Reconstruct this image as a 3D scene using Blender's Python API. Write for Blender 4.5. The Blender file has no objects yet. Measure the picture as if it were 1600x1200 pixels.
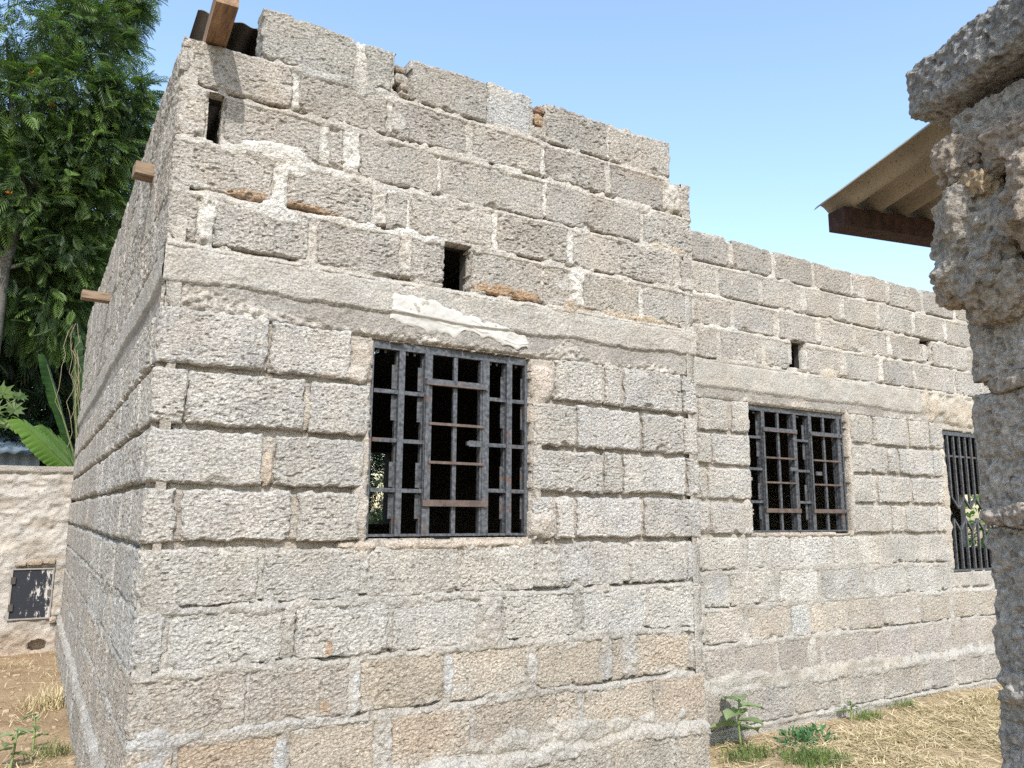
import bpy, math, random
import numpy as np
from mathutils import Matrix, Vector

rng = np.random.default_rng(7)
random.seed(7)
scene = bpy.context.scene
col = scene.collection

# ------------------------------------------------------------------ camera
CAM = np.array([-0.3297, -2.9253, 1.3676])
F_PX, AZ, PITCH, ROLL = 1224.9, math.radians(31.184), math.radians(9.454), math.radians(0.394)
cd = bpy.data.cameras.new('camera')
cam = bpy.data.objects.new('camera', cd)
col.objects.link(cam)
fwd = Vector((math.sin(AZ) * math.cos(PITCH), math.cos(AZ) * math.cos(PITCH), math.sin(PITCH)))
rgt = Vector((math.cos(AZ), -math.sin(AZ), 0))
up = rgt.cross(fwd)
r2 = rgt * math.cos(ROLL) + up * math.sin(ROLL)
u2 = -rgt * math.sin(ROLL) + up * math.cos(ROLL)
M = Matrix((r2, u2, -fwd)).transposed().to_4x4()
M.translation = Vector(CAM)
cam.matrix_world = M
cd.sensor_width = 36
cd.lens = 36 * F_PX / 1600
cd.clip_start = 0.02
cd.clip_end = 2000
scene.camera = cam

# ------------------------------------------------------------------ sky and sun
SUN = Vector((-0.235, -0.67, 0.70)).normalized()
world = bpy.data.worlds.new('World')
scene.world = world
world.use_nodes = True
wn = world.node_tree
bg = wn.nodes['Background']
sky = wn.nodes.new('ShaderNodeTexSky')
sky.sky_type = 'NISHITA'
sky.sun_disc = False
sky.sun_elevation = math.asin(SUN.z)
sky.sun_rotation = math.atan2(SUN.x, SUN.y)
sky.altitude = 0
sky.air_density = 1.45
sky.dust_density = 1.3
sky.ozone_density = 2.0
wn.links.new(sky.outputs[0], bg.inputs[0])
bg.inputs[1].default_value = 0.15
sl = bpy.data.lights.new('sun', 'SUN')
sl.energy = 2.6
sl.angle = math.radians(0.5)
sl.color = (1.0, 0.96, 0.90)
sun = bpy.data.objects.new('sun', sl)
col.objects.link(sun)
sun.rotation_euler = SUN.to_track_quat('Z', 'Y').to_euler()
sun.location = (-3, -10, 12)
vs = scene.view_settings
vs.view_transform = 'Standard'
vs.look = 'None'
vs.gamma = 1
vs.use_curve_mapping = False
vs.exposure = 1.03
scene.cycles.use_denoising = False
scene.cycles.sample_clamp_indirect = 2.0
scene.cycles.denoising_prefilter = 'ACCURATE'
scene.cycles.denoising_input_passes = 'RGB_ALBEDO_NORMAL'
scene.cycles.max_bounces = 6
scene.cycles.diffuse_bounces = 4
scene.cycles.transparent_max_bounces = 4


# ------------------------------------------------------------------ noise
def _h(ix, iy, iz, s):
    h = (ix.astype(np.uint32) * np.uint32(0x8da6b343)) ^ (iy.astype(np.uint32) * np.uint32(0xd8163841)) ^ (iz.astype(np.uint32) * np.uint32(0xcb1ab31f)) ^ np.uint32((s * 0x9e3779b1) & 0xffffffff)
    h ^= h >> np.uint32(15)
    h *= np.uint32(0x2c1b3c6d)
    h ^= h >> np.uint32(12)
    h *= np.uint32(0x297a2d39)
    h ^= h >> np.uint32(15)
    return h.astype(np.float32) * np.float32(2.0 / 4294967295.0) - np.float32(1.0)


def vn(P, sc, s=0):
    """value noise in [-1, 1]; P (..., 3), sc = cell size in metres"""
    Q = np.asarray(P, np.float32) / np.float32(sc) + np.float32(1000.0)
    I = np.floor(Q)
    f = Q - I
    f = f * f * (3 - 2 * f)
    I = I.astype(np.int64)
    x, y, z = I[..., 0], I[..., 1], I[..., 2]
    fx, fy, fz = f[..., 0], f[..., 1], f[..., 2]

    def L(dx, dy, dz):
        return _h(x + dx, y + dy, z + dz, s)
    a = L(0, 0, 0) * (1 - fx) + L(1, 0, 0) * fx
    b = L(0, 1, 0) * (1 - fx) + L(1, 1, 0) * fx
    c = L(0, 0, 1) * (1 - fx) + L(1, 0, 1) * fx
    d = L(0, 1, 1) * (1 - fx) + L(1, 1, 1) * fx
    a = a * (1 - fy) + b * fy
    c = c * (1 - fy) + d * fy
    return a * (1 - fz) + c * fz


def vn1(x, sc, s=0):
    x = np.asarray(x, float)
    P = np.zeros(x.shape + (3,))
    P[..., 0] = x
    P[..., 1] = 0.37 * sc
    return vn(P, sc, s)


def sstep(a, b, x):
    t = np.clip((x - a) / (b - a), 0, 1)
    return t * t * (3 - 2 * t)


# ------------------------------------------------------------------ mesh helpers
def mesh_obj(name, V, Fq, mat, parent=None, loc=None, smooth=True, attrs=None, tris=None):
    V = np.asarray(V, np.float32)
    if loc is not None:
        V = V - np.asarray(loc, np.float32)
    me = bpy.data.meshes.new(name)
    Fq = np.asarray(Fq, np.int32).reshape(-1, 4) if Fq is not None and len(Fq) else np.zeros((0, 4), np.int32)
    T = np.asarray(tris, np.int32).reshape(-1, 3) if tris is not None and len(tris) else np.zeros((0, 3), np.int32)
    me.vertices.add(len(V))
    me.vertices.foreach_set('co', V.ravel())
    loops = np.concatenate([Fq.ravel(), T.ravel()])
    me.loops.add(len(loops))
    me.loops.foreach_set('vertex_index', loops)
    starts = np.concatenate([np.arange(len(Fq)) * 4, len(Fq) * 4 + np.arange(len(T)) * 3]).astype(np.int32)
    me.polygons.add(len(starts))
    me.polygons.foreach_set('loop_start', starts)
    me.polygons.foreach_set('use_smooth', np.full(len(starts), bool(smooth)))
    me.update(calc_edges=True)
    me.validate()
    for k, (typ, data) in (attrs or {}).items():
        a = me.attributes.new(k, typ, 'POINT')
        a.data.foreach_set('color' if typ == 'FLOAT_COLOR' else 'value', np.asarray(data, np.float32).ravel())
    if mat is not None:
        me.materials.append(mat)
    o = bpy.data.objects.new(name, me)
    col.objects.link(o)
    if loc is not None:
        o.location = loc
    if parent is not None:
        o.parent = parent
        if parent.location.length > 0:
            o.location = Vector(o.location) - parent.matrix_world_loc if hasattr(parent, 'matrix_world_loc') else Vector(o.location) - abs_loc(parent)
    return o


def abs_loc(o):
    l = Vector(o.location)
    while o.parent is not None:
        o = o.parent
        l = l + Vector(o.location)
    return l


def tag(o, label, cat, group=None, kind=None):
    if label:
        o['label'] = label
    if cat:
        o['category'] = cat
    if group:
        o['group'] = group
    if kind:
        o['kind'] = kind
    return o


def empty(name, label, cat, loc=(0, 0, 0), group=None):
    o = bpy.data.objects.new(name, None)
    o.empty_display_size = 0.2
    col.objects.link(o)
    o.location = loc
    return tag(o, label, cat, group)


class MB:
    """collects quads and triangles into one mesh"""
    def __init__(self):
        self.v, self.q, self.t, self.n = [], [], [], 0

    def add(self, V, Q=None, T=None):
        V = np.asarray(V, float).reshape(-1, 3)
        self.v.append(V)
        if Q is not None and len(Q):
            self.q.append(np.asarray(Q, int).reshape(-1, 4) + self.n)
        if T is not None and len(T):
            self.t.append(np.asarray(T, int).reshape(-1, 3) + self.n)
        self.n += len(V)

    def box(self, lo, hi):
        x0, y0, z0 = lo
        x1, y1, z1 = hi
        V = [(x0, y0, z0), (x1, y0, z0), (x1, y1, z0), (x0, y1, z0), (x0, y0, z1), (x1, y0, z1), (x1, y1, z1), (x0, y1, z1)]
        self.add(V, [(0, 3, 2, 1), (4, 5, 6, 7), (0, 1, 5, 4), (1, 2, 6, 5), (2, 3, 7, 6), (3, 0, 4, 7)])

    def beam(self, a, b, w, h, upv=(0, 0, 1)):
        a, b = Vector(a), Vector(b)
        d = (b - a).normalized()
        s = d.cross(Vector(upv)).normalized()
        n = s.cross(d).normalized()
        V = []
        for p in (a, b):
            for i, j in ((-1, -1), (1, -1), (1, 1), (-1, 1)):
                V.append(p + s * (w / 2 * i) + n * (h / 2 * j))
        self.add([tuple(v) for v in V], [(0, 3, 2, 1), (4, 5, 6, 7), (0, 1, 5, 4), (1, 2, 6, 5), (2, 3, 7, 6), (3, 0, 4, 7)])

    def tube(self, pts, rad, sides=7):
        pts = [Vector(p) for p in pts]
        V, Q = [], []
        for i, p in enumerate(pts):
            d = (pts[min(i + 1, len(pts) - 1)] - pts[max(i - 1, 0)]).normalized()
            s = d.orthogonal().normalized() if abs(d.z) > 0.95 else d.cross(Vector((0, 0, 1))).normalized()
            n = s.cross(d)
            r = rad[i] if hasattr(rad, '__len__') else rad
            for k in range(sides):
                a = 2 * math.pi * k / sides
                V.append(tuple(p + s * (math.cos(a) * r) + n * (math.sin(a) * r)))
        for i in range(len(pts) - 1):
            for k in range(sides):
                k2 = (k + 1) % sides
                Q.append((i * sides + k, i * sides + k2, (i + 1) * sides + k2, (i + 1) * sides + k))
        self.add(V, Q)

    def build(self, name, mat, parent=None, smooth=False, loc=None):
        V = np.concatenate(self.v)
        Q = np.concatenate(self.q) if self.q else None
        T = np.concatenate(self.t) if self.t else None
        if loc is None:
            loc = (V.min(0) + V.max(0)) / 2
        return mesh_obj(name, V, Q, mat, parent, loc=tuple(loc), smooth=smooth, tris=T)


def grid_quads(nu, nv, keep=None, flip=False):
    i = np.arange(nu)[None, :]
    j = np.arange(nv)[:, None]
    a = j * (nu + 1) + i
    q = np.stack([a, a + 1, a + nu + 2, a + nu + 1], -1)
    if keep is not None:
        q = q[keep]
    q = q.reshape(-1, 4)
    return q[:, ::-1] if flip else q


# ------------------------------------------------------------------ materials
def new_mat(name):
    m = bpy.data.materials.new(name)
    m.use_nodes = True
    nt = m.node_tree
    b = nt.nodes['Principled BSDF']
    b.inputs['Roughness'].default_value = 0.92
    b.inputs['Specular IOR Level'].default_value = 0.2
    return m, nt, b


def N(nt, typ, **kw):
    n = nt.nodes.new('ShaderNode' + typ)
    for k, v in kw.items():
        setattr(n, k, v)
    return n


def noise(nt, vec, scale, detail=3.0, rough=0.55):
    n = N(nt, 'TexNoise')
    n.inputs['Scale'].default_value = scale
    n.inputs['Detail'].default_value = detail
    n.inputs['Roughness'].default_value = rough
    nt.links.new(vec, n.inputs['Vector'])
    return n.outputs['Fac']


def ramp(nt, fac, a, b, ca=(0, 0, 0, 1), cb=(1, 1, 1, 1)):
    r = N(nt, 'ValToRGB')
    r.color_ramp.elements[0].position = a
    r.color_ramp.elements[0].color = ca
    r.color_ramp.elements[1].position = b
    r.color_ramp.elements[1].color = cb
    nt.links.new(fac, r.inputs['Fac'])
    return r.outputs['Color']


def mix(nt, fac, a, b, mode='MIX'):
    m = N(nt, 'MixRGB', blend_type=mode)
    for sock, v in ((m.inputs['Fac'], fac), (m.inputs['Color1'], a), (m.inputs['Color2'], b)):
        if isinstance(v, (int, float)):
            sock.default_value = v
        elif isinstance(v, tuple):
            sock.default_value = v
        else:
            nt.links.new(v, sock)
    return m.outputs['Color']


def bump(nt, b, height, strength, dist):
    n = N(nt, 'Bump')
    n.inputs['Strength'].default_value = strength
    n.inputs['Distance'].default_value = dist
    nt.links.new(height, n.inputs['Height'])
    nt.links.new(n.outputs['Normal'], b.inputs['Normal'])


def g(v):
    return (v, v, v, 1)


def rough_mat(name, src, lo=0.58, hi=1.28, bscale=150, bstr=1.0, stain=True, grit=0.5):
    """gritty concrete: src 'object' (object colour) or 'tint' (point colour) or an rgb tuple"""
    m, nt, b = new_mat(name)
    pos = N(nt, 'NewGeometry').outputs['Position']
    if src == 'object':
        base = N(nt, 'ObjectInfo').outputs['Color']
    elif src == 'tint':
        a = N(nt, 'Attribute', attribute_name='tint')
        base = a.outputs['Color']
    else:
        base = src + (1,)
    big = ramp(nt, noise(nt, pos, 7.0, 4), 0.3, 0.72, g(0.84), g(1.13))
    c = mix(nt, 1.0, base, big, 'MULTIPLY')
    hue = ramp(nt, noise(nt, pos, 4.3, 3), 0.4, 0.75, (1, 1, 1, 1), (1.035, 0.985, 0.93, 1))
    c = mix(nt, 1.0, c, hue, 'MULTIPLY')
    gr = ramp(nt, noise(nt, pos, 110.0, 4, 0.65), 0.34, 0.66, g(lo), g(hi))
    c = mix(nt, 1.0, c, gr, 'MULTIPLY')
    # dark grit in the open texture of the aggregate
    vo = N(nt, 'TexVoronoi')
    vo.inputs['Scale'].default_value = 95
    nt.links.new(pos, vo.inputs['Vector'])
    sp = ramp(nt, vo.outputs['Color'], 0.80, 0.93, g(1.0), g(grit))
    c = mix(nt, 1.0, c, sp, 'MULTIPLY')
    if stain:
        sm = N(nt, 'Attribute', attribute_name='smear').outputs['Fac']
        c = mix(nt, sm, c, mix(nt, 1.0, (0.46, 0.435, 0.395, 1), gr, 'MULTIPLY'))
        st = N(nt, 'Attribute', attribute_name='stain').outputs['Fac']
        c = mix(nt, st, c, mix(nt, 1.0, (0.36, 0.235, 0.14, 1), gr, 'MULTIPLY'))
    nt.links.new(c, b.inputs['Base Color'])
    b.inputs['Roughness'].default_value = 0.96
    b.inputs['Specular IOR Level'].default_value = 0.1
    mp = N(nt, 'Mapping')
    mp.inputs['Scale'].default_value = (0.8, 0.8, 1.5)
    nt.links.new(pos, mp.inputs['Vector'])
    h = mix(nt, 0.5, noise(nt, mp.outputs[0], bscale, 4, 0.7), vo.outputs['Distance'], 'ADD')
    bump(nt, b, h, bstr, 0.009)
    return m


def simple_mat(name, colr, rough=0.8, var=0.25, scale=12, bscale=None, bstr=0.3, metal=0.0, spec=0.3, dist=0.005):
    m, nt, b = new_mat(name)
    pos = N(nt, 'NewGeometry').outputs['Position']
    f = ramp(nt, noise(nt, pos, scale, 5, 0.6), 0.3, 0.7, g(1 - var), g(1 + var))
    c = mix(nt, 1.0, colr + (1,), f, 'MULTIPLY')
    nt.links.new(c, b.inputs['Base Color'])
    b.inputs['Roughness'].default_value = rough
    b.inputs['Metallic'].default_value = metal
    b.inputs['Specular IOR Level'].default_value = spec
    if bscale:
        bump(nt, b, noise(nt, pos, bscale, 4, 0.6), bstr, dist)
    return m


def wood_mat(name, ca, cb, axis_scale=(3, 3, 40), rough=0.75):
    m, nt, b = new_mat(name)
    tc = N(nt, 'TexCoord').outputs['Object']
    mp = N(nt, 'Mapping')
    mp.inputs['Scale'].default_value = axis_scale
    nt.links.new(tc, mp.inputs['Vector'])
    f = noise(nt, mp.outputs['Vector'], 3.0, 5, 0.6)
    c = ramp(nt, f, 0.3, 0.7, ca + (1,), cb + (1,))
    nt.links.new(c, b.inputs['Base Color'])
    b.inputs['Roughness'].default_value = rough
    bump(nt, b, f, 0.4, 0.003)
    return m


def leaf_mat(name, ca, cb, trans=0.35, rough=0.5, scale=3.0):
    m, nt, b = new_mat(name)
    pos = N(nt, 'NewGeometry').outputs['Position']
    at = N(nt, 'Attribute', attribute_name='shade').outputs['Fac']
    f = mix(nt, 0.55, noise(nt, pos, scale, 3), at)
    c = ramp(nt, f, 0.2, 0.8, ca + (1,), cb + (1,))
    nt.links.new(c, b.inputs['Base Color'])
    b.inputs['Roughness'].default_value = rough
    b.inputs['Specular IOR Level'].default_value = 0.35
    tr = N(nt, 'BsdfTranslucent')
    nt.links.new(mix(nt, 1.0, c, (1.25, 1.5, 0.6, 1), 'MULTIPLY'), tr.inputs['Color'])
    ms = N(nt, 'MixShader')
    ms.inputs['Fac'].default_value = trans
    nt.links.new(b.outputs[0], ms.inputs[1])
    nt.links.new(tr.outputs[0], ms.inputs[2])
    nt.links.new(ms.outputs[0], nt.nodes['Material Output'].inputs['Surface'])
    return m


MAT_BLOCK = rough_mat('concrete_block', 'object')
MAT_MORTAR = rough_mat('mortar', 'tint', lo=0.66, hi=1.22, bscale=130, bstr=1.0, stain=False, grit=0.6)
MAT_LINTEL = rough_mat('lintel_concrete', 'tint', lo=0.66, hi=1.22, bscale=110, bstr=0.8, stain=False, grit=0.92)
MAT_PILLAR = rough_mat('weathered_block', 'object', lo=0.6, hi=1.3, bscale=190, bstr=1.0, stain=False)
MAT_INNER = simple_mat('inner_darkened', (0.06, 0.055, 0.05), 0.95, 0.2, 5)  # bare grey block darkened in colour so the rooms look unlit
MAT_STEEL = None


def steel_mat():
    m, nt, b = new_mat('grille_steel')
    pos = N(nt, 'NewGeometry').outputs['Position']
    f1 = noise(nt, pos, 14, 4, 0.65)
    c = ramp(nt, noise(nt, pos, 60, 3), 0.3, 0.7, (0.030, 0.034, 0.040, 1), (0.125, 0.13, 0.14, 1))
    rust = ramp(nt, f1, 0.60, 0.72)
    c = mix(nt, rust, c, (0.13, 0.07, 0.05, 1))
    nt.links.new(c, b.inputs['Base Color'])
    b.inputs['Roughness'].default_value = 0.55
    b.inputs['Metallic'].default_value = 0.25
    b.inputs['Specular IOR Level'].default_value = 0.4
    bump(nt, b, f1, 0.2, 0.002)
    return m


MAT_STEEL = steel_mat()
MAT_RUST = simple_mat('rusty_steel', (0.105, 0.078, 0.066), 0.7, 0.4, 25, 80, 0.3, 0.2)

# ------------------------------------------------------------------ walls
ZL = dict(A4=-0.05, A3=0.165, A2=0.395, A=0.623, B=0.833, C=1.042, D=1.252, E=1.458, F=1.665, G=1.875, LT=2.085, H=2.323, I=2.528, J=2.729, K=2.936, L=3.129, TOP=3.345)
ORDER = ['A3', 'A2', 'A', 'B', 'C', 'D', 'E', 'F', 'G', 'LT', 'H', 'I', 'J', 'K', 'L', 'TOP']
NEXT = {a: b for a, b in zip(ORDER[:-1], ORDER[1:])}
STYLE = dict(A3='low', A2='low', A='low', B='low', C='low', D='mid', E='mid', F='mid', G='mid', LT='lin', H='up', I='up', J='up', K='up', L='up', TOP='up')
FRONT = {
    'A3': [(0.0, 0.36), (0.39, 0.75), (0.78, 1.14), (1.17, 1.53), (1.56, 1.92), (1.95, 2.30), (2.33, 2.55)],
    'A2': [(0.0, 0.146), (0.164, 0.49), (0.532, 0.851), (0.92, 1.257), (1.275, 1.663), (1.673, 1.794), (1.829, 2.206), (2.222, 2.547)],
    'A': [(0.0, 0.37), (0.383, 0.744), (0.789, 1.138), (1.17, 1.52), (1.578, 1.92), (1.982, 2.041), (2.124, 2.456), (2.485, 2.549)],
    'B': [(0.0, 0.087), (0.107, 0.482), (0.528, 0.887), (0.913, 1.289), (1.402, 1.774), (1.819, 2.188), (2.207, 2.545)],
    'C': [(0.0, 0.391), (0.407, 0.775), (0.806, 1.19), (1.207, 1.561), (1.699, 2.057), (2.096, 2.452), (2.46, 2.55)],
    'D': [(0.0, 0.093), (0.12, 0.494), (0.52, 0.753), (1.56, 1.665), (1.679, 1.77), (1.795, 2.171), (2.191, 2.55)],
    'E': [(0.0, 0.373), (0.424, 0.766), (1.556, 1.933), (1.951, 2.051), (2.066, 2.451), (2.477, 2.547)],
    'F': [(0.0, 0.101), (0.107, 0.521), (0.545, 0.779), (1.556, 1.787), (1.798, 2.17), (2.19, 2.455), (2.464, 2.547)],
    'G': [(0.0, 0.372), (0.386, 0.696), (1.674, 1.943), (1.962, 2.055), (2.075, 2.441), (2.459, 2.548)],
    'H': [(0.0, 0.098), (0.156, 0.505), (0.543, 0.891), (0.943, 1.09), (1.227, 1.593), (1.61, 1.756), (1.838, 2.179), (2.212, 2.55)],
    'I': [(0.0, 0.36), (0.414, 0.762), (0.827, 0.917), (0.934, 1.328), (1.364, 1.742), (1.779, 2.056), (2.069, 2.43), (2.475, 2.55)],
    'J': [(0.0, 0.101), (0.160, 0.532), (0.571, 0.63), (0.699, 1.055), (1.077, 1.61), (1.629, 2.198), (2.223, 2.55)],
    'K': [(0.034, 0.408), (0.438, 0.813), (0.839, 1.19), (1.233, 1.596), (1.621, 1.975), (2.015, 2.364), (2.472, 2.55)],
    'L': [(0.286, 0.668), (0.711, 0.829), (0.919, 1.3), (1.303, 1.537), (1.629, 1.998), (2.011, 2.174), (2.221, 2.416)],
}
SECOND = {
    'A3': [(2.65, 3.03), (3.05, 3.338), (3.36, 3.756), (3.773, 4.207), (4.233, 4.648), (4.669, 5.092), (5.115, 5.477)],
    'A2': [(2.66, 3.03), (3.056, 3.272), (3.298, 3.651), (3.674, 4.064), (4.108, 4.632), (4.653, 5.031), (5.061, 5.503)],
    'A': [(2.66, 3.03), (3.066, 3.375), (3.419, 3.79), (3.807, 3.952), (3.996, 4.342), (4.362, 4.749), (4.806, 5.167), (5.19, 5.527)],
    'B': [(2.66, 3.03), (3.066, 3.264), (3.28, 3.658), (3.705, 4.064), (4.102, 4.505), (4.652, 5.018), (5.04, 5.459)],
    'C': [(2.66, 3.03), (3.055, 3.378), (3.434, 3.81), (3.828, 4.217), (4.243, 4.747), (4.783, 5.16), (5.191, 5.539)],
    'D': [(2.7, 3.01), (3.033, 3.111), (3.132, 3.485), (4.486, 4.896), (4.918, 5.04), (5.086, 5.453), (5.478, 5.604)],
    'E': [(2.66, 3.02), (3.042, 3.105), (3.121, 3.485), (4.494, 4.736), (4.779, 5.159), (5.183, 5.499), (5.516, 5.617)],
    'F': [(2.7, 3.02), (3.041, 3.146), (3.168, 3.485), (4.501, 4.885), (4.915, 5.014), (5.053, 5.454), (5.479, 5.615)],
    'G': [(2.66, 3.03), (3.061, 3.309), (3.348, 3.485), (4.509, 4.739), (4.761, 5.166), (5.198, 5.434), (5.459, 5.615)],
    'H': [(2.7, 3.05), (3.07, 3.233), (3.272, 3.642), (3.684, 3.908), (4.081, 4.44), (4.504, 4.871), (4.924, 5.304), (5.345, 5.834)],
    'I': [(2.7, 3.03), (3.063, 3.367), (3.407, 3.772), (3.828, 4.185), (4.245, 4.603), (4.647, 5.002), (5.048, 5.415), (5.59, 6.047)],
    'J': [(2.56, 2.89), (2.928, 3.242), (3.281, 3.638), (3.681, 4.049), (4.102, 4.466), (4.523, 4.886), (4.94, 5.324), (5.373, 5.752), (5.805, 6.27)],
    'K': [(2.66, 3.02), (3.058, 3.366), (3.413, 3.775), (3.819, 4.192), (4.22, 4.608), (4.645, 5.026), (5.073, 5.476), (5.51, 5.926)],
}
BED = dict(up=0.020, mid=0.025, low=0.018, lin=0.012)


def wave(k, U, s):
    return 0.005 * vn1(U, 0.33, s + 17 * k) + 0.0028 * vn1(U, 0.09, s + 31 * k)


class Frame:
    def __init__(self, o, u, n, seed):
        self.o, self.u, self.n, self.seed = np.array(o, float), np.array(u, float), np.array(n, float), seed
        self.det = u[0] * n[1] - u[1] * n[0]

    def P(self, U, W, Zz):
        U, W, Zz = np.broadcast_arrays(U, W, Zz)
        xy = self.o + U[..., None] * self.u + W[..., None] * self.n
        return np.concatenate([xy, Zz[..., None]], -1)


FR = Frame((0, 0), (1, 0), (0, -1), 11)
FS = Frame((0, 0.5), (1, 0), (0, -1), 23)
FLT = Frame((0, 0), (0, 1), (-1, 0), 37)
FRET = Frame((2.55, 0), (0, 1), (1, 0), 41)


def block_geo(fr, u0, u1, k0, row, res, prot, seed, depth=0.09, nd=2, zj=0.0, top=None, chip=0.5, amp=1.0, stain=None, left_ring=True):
    st = STYLE[row]
    k = ORDER.index(row)
    nxt = NEXT[row]
    zb0, zt0 = ZL[row], ZL[nxt] if top is None else top
    nu = max(3, int(round((u1 - u0) / res)))
    nz = max(3, int(round((zt0 - zb0) / (res * 0.72))))
    uu, vv = np.meshgrid(np.linspace(0, 1, nu + 1), np.linspace(0, 1, nz + 1))
    U = u0 + (u1 - u0) * uu
    zb = zb0 + BED[st] * 0.5 + wave(k, U, fr.seed) + zj
    zt = zt0 - BED[STYLE[nxt] if nxt != 'TOP' else 'up'] * 0.5 + (wave(k + 1, U, fr.seed) if top is None else wave(k + 1, U, fr.seed) * 2.0) + zj * 0.5
    Zz = zb + (zt - zb) * vv
    P = fr.P(U, 0 * U, Zz)
    s = seed
    e = np.minimum(np.minimum(U - u0, u1 - U), np.minimum(Zz - zb, zt - Zz))
    fall = np.exp(-e / 0.018)
    Us_, Zs_ = U.copy(), Zz.copy()
    U = U + (0.007 * vn(P, 0.04, s + 1) + 0.005 * vn(P, 0.013, s + 2)) * fall
    Zz = Zz + (0.006 * vn(P, 0.04, s + 3) + 0.0045 * vn(P, 0.013, s + 4)) * fall
    R = 0.010 * (1 + 0.7 * vn(P, 0.05, s + 5))
    w = prot - 0.009 * np.clip(1 - e / R, 0, 1) ** 2
    r = np.random.default_rng(seed)
    w = w + r.uniform(-0.003, 0.003) * (uu - 0.5) + r.uniform(-0.003, 0.003) * (vv - 0.5)
    if chip > 0:
        for cu, cv in ((0, 0), (1, 0), (0, 1), (1, 1), (r.uniform(0.2, 0.8), 0), (r.uniform(0.2, 0.8), 1)):
            if r.random() < chip:
                rad = r.uniform(0.015, 0.05)
                d = np.hypot((uu - cu) * (u1 - u0), (vv - cv) * (zt0 - zb0)) + 0.012 * vn(P, 0.03, s + 6)
                w = w - r.uniform(0.006, 0.02) * sstep(rad, rad * 0.35, d)
    fc = max(0.0085, res * 1.25)
    Pa = P * np.array([1, 1, 1.55])
    gr = 0.0029 * vn(Pa, fc, s + 7) + 0.0019 * vn(Pa, fc * 1.7, s + 8) + 0.0013 * vn(P, 0.06, s + 9)
    pit = sstep(0.38, 0.66, vn(Pa, 0.017, s + 10)) * sstep(-0.3, 0.5, vn(P, 0.09, s + 12))
    amp = amp * r.choice([0.65, 0.85, 0.95, 1.05])
    smear = np.zeros(U.shape)
    for q_ in range(3):
        if r.random() < 0.42:
            cu, cv = (r.uniform(0, 1), r.choice([0.02, 0.98])) if r.random() < 0.6 else (r.choice([0.02, 0.98]), r.uniform(0, 1))
            d = np.hypot((uu - cu) * (u1 - u0) / r.uniform(0.04, 0.14), (vv - cv) * (zt0 - zb0) / r.uniform(0.02, 0.05)) + 0.5 * vn(P, 0.03, s + 30 + q_)
            smear = np.maximum(smear, sstep(1.0, 0.5, d) * r.uniform(0.5, 1.0))
    w = w + amp * (gr - 0.0075 * pit) * (1 - 0.6 * smear) + 0.0025 * smear
    nv_front = (nu + 1) * (nz + 1)
    V = [fr.P(U, w, Zz).reshape(-1, 3)]
    F = [grid_quads(nu, nz, flip=fr.det > 0)]
    idx = np.arange(nv_front).reshape(nz + 1, nu + 1)
    ring = np.concatenate([idx[0, :-1], idx[:-1, -1], idx[-1, :0:-1], idx[:0:-1, 0]])
    ou = np.concatenate([np.zeros(nu), np.ones(nz), np.zeros(nu), -np.ones(nz)])
    oz = np.concatenate([-np.ones(nu), np.zeros(nz), np.ones(nu), np.zeros(nz)])
    rU, rZ, rw = U.ravel()[ring], Zz.ravel()[ring], w.ravel()[ring]
    sU, sZ = Us_.ravel()[ring], Zs_.ravel()[ring]
    prev = ring
    base = nv_front
    m = len(ring)
    for i in range(1, nd + 1):
        t = i / nd
        wi = rw * (1 - min(1, t * 3)) + (prot - 0.012) * min(1, t * 3) - depth * t
        bl_ = min(1, i * depth / nd / 0.03)
        cU, cZ = rU * (1 - bl_) + sU * bl_, rZ * (1 - bl_) + sZ * bl_
        Pi = fr.P(cU, wi, cZ)
        dd = 0.002 + amp * (0.0032 * vn(Pi, 0.016, s + 8) + 0.002 * vn(Pi, 0.05, s + 9) + 0.0030 * vn(Pi, 0.010, s + 7))
        V.append(fr.P(cU + ou * dd, wi, cZ + oz * dd))
        cur = base + np.arange(m)
        q = np.stack([prev, cur, np.roll(cur, -1), np.roll(prev, -1)], -1)
        F.append(q[:, ::-1] if fr.det > 0 else q)
        prev = cur
        base += m
    V = np.concatenate(V)
    F = np.concatenate(F)
    stv = np.zeros(len(V), np.float32)
    if stain:
        su, sv, ru, rv, a = stain
        d = np.hypot((uu - su) / ru, (vv - sv) / rv) + 0.22 * vn(P, 0.025, s + 20)
        stv[:nv_front] = (a * sstep(1.0, 0.55, d)).ravel()
        stv[nv_front:] = stv[ring][None].repeat(nd, 0).ravel()
    smv = np.zeros(len(V), np.float32)
    smv[:nv_front] = smear.ravel()
    return V, F, (stv, smv)


def block_obj(parent, colr, *args, mat=None, **kw):
    V, F, stv = block_geo(*args, **kw)
    c = (V.min(0) + V.max(0)) / 2
    o = mesh_obj('block', V, F, mat or MAT_BLOCK, parent, loc=tuple(c), attrs={'stain': ('FLOAT', stv[0]), 'smear': ('FLOAT', stv[1])}, smooth=False)
    o.color = colr + (1,)
    return o


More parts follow.
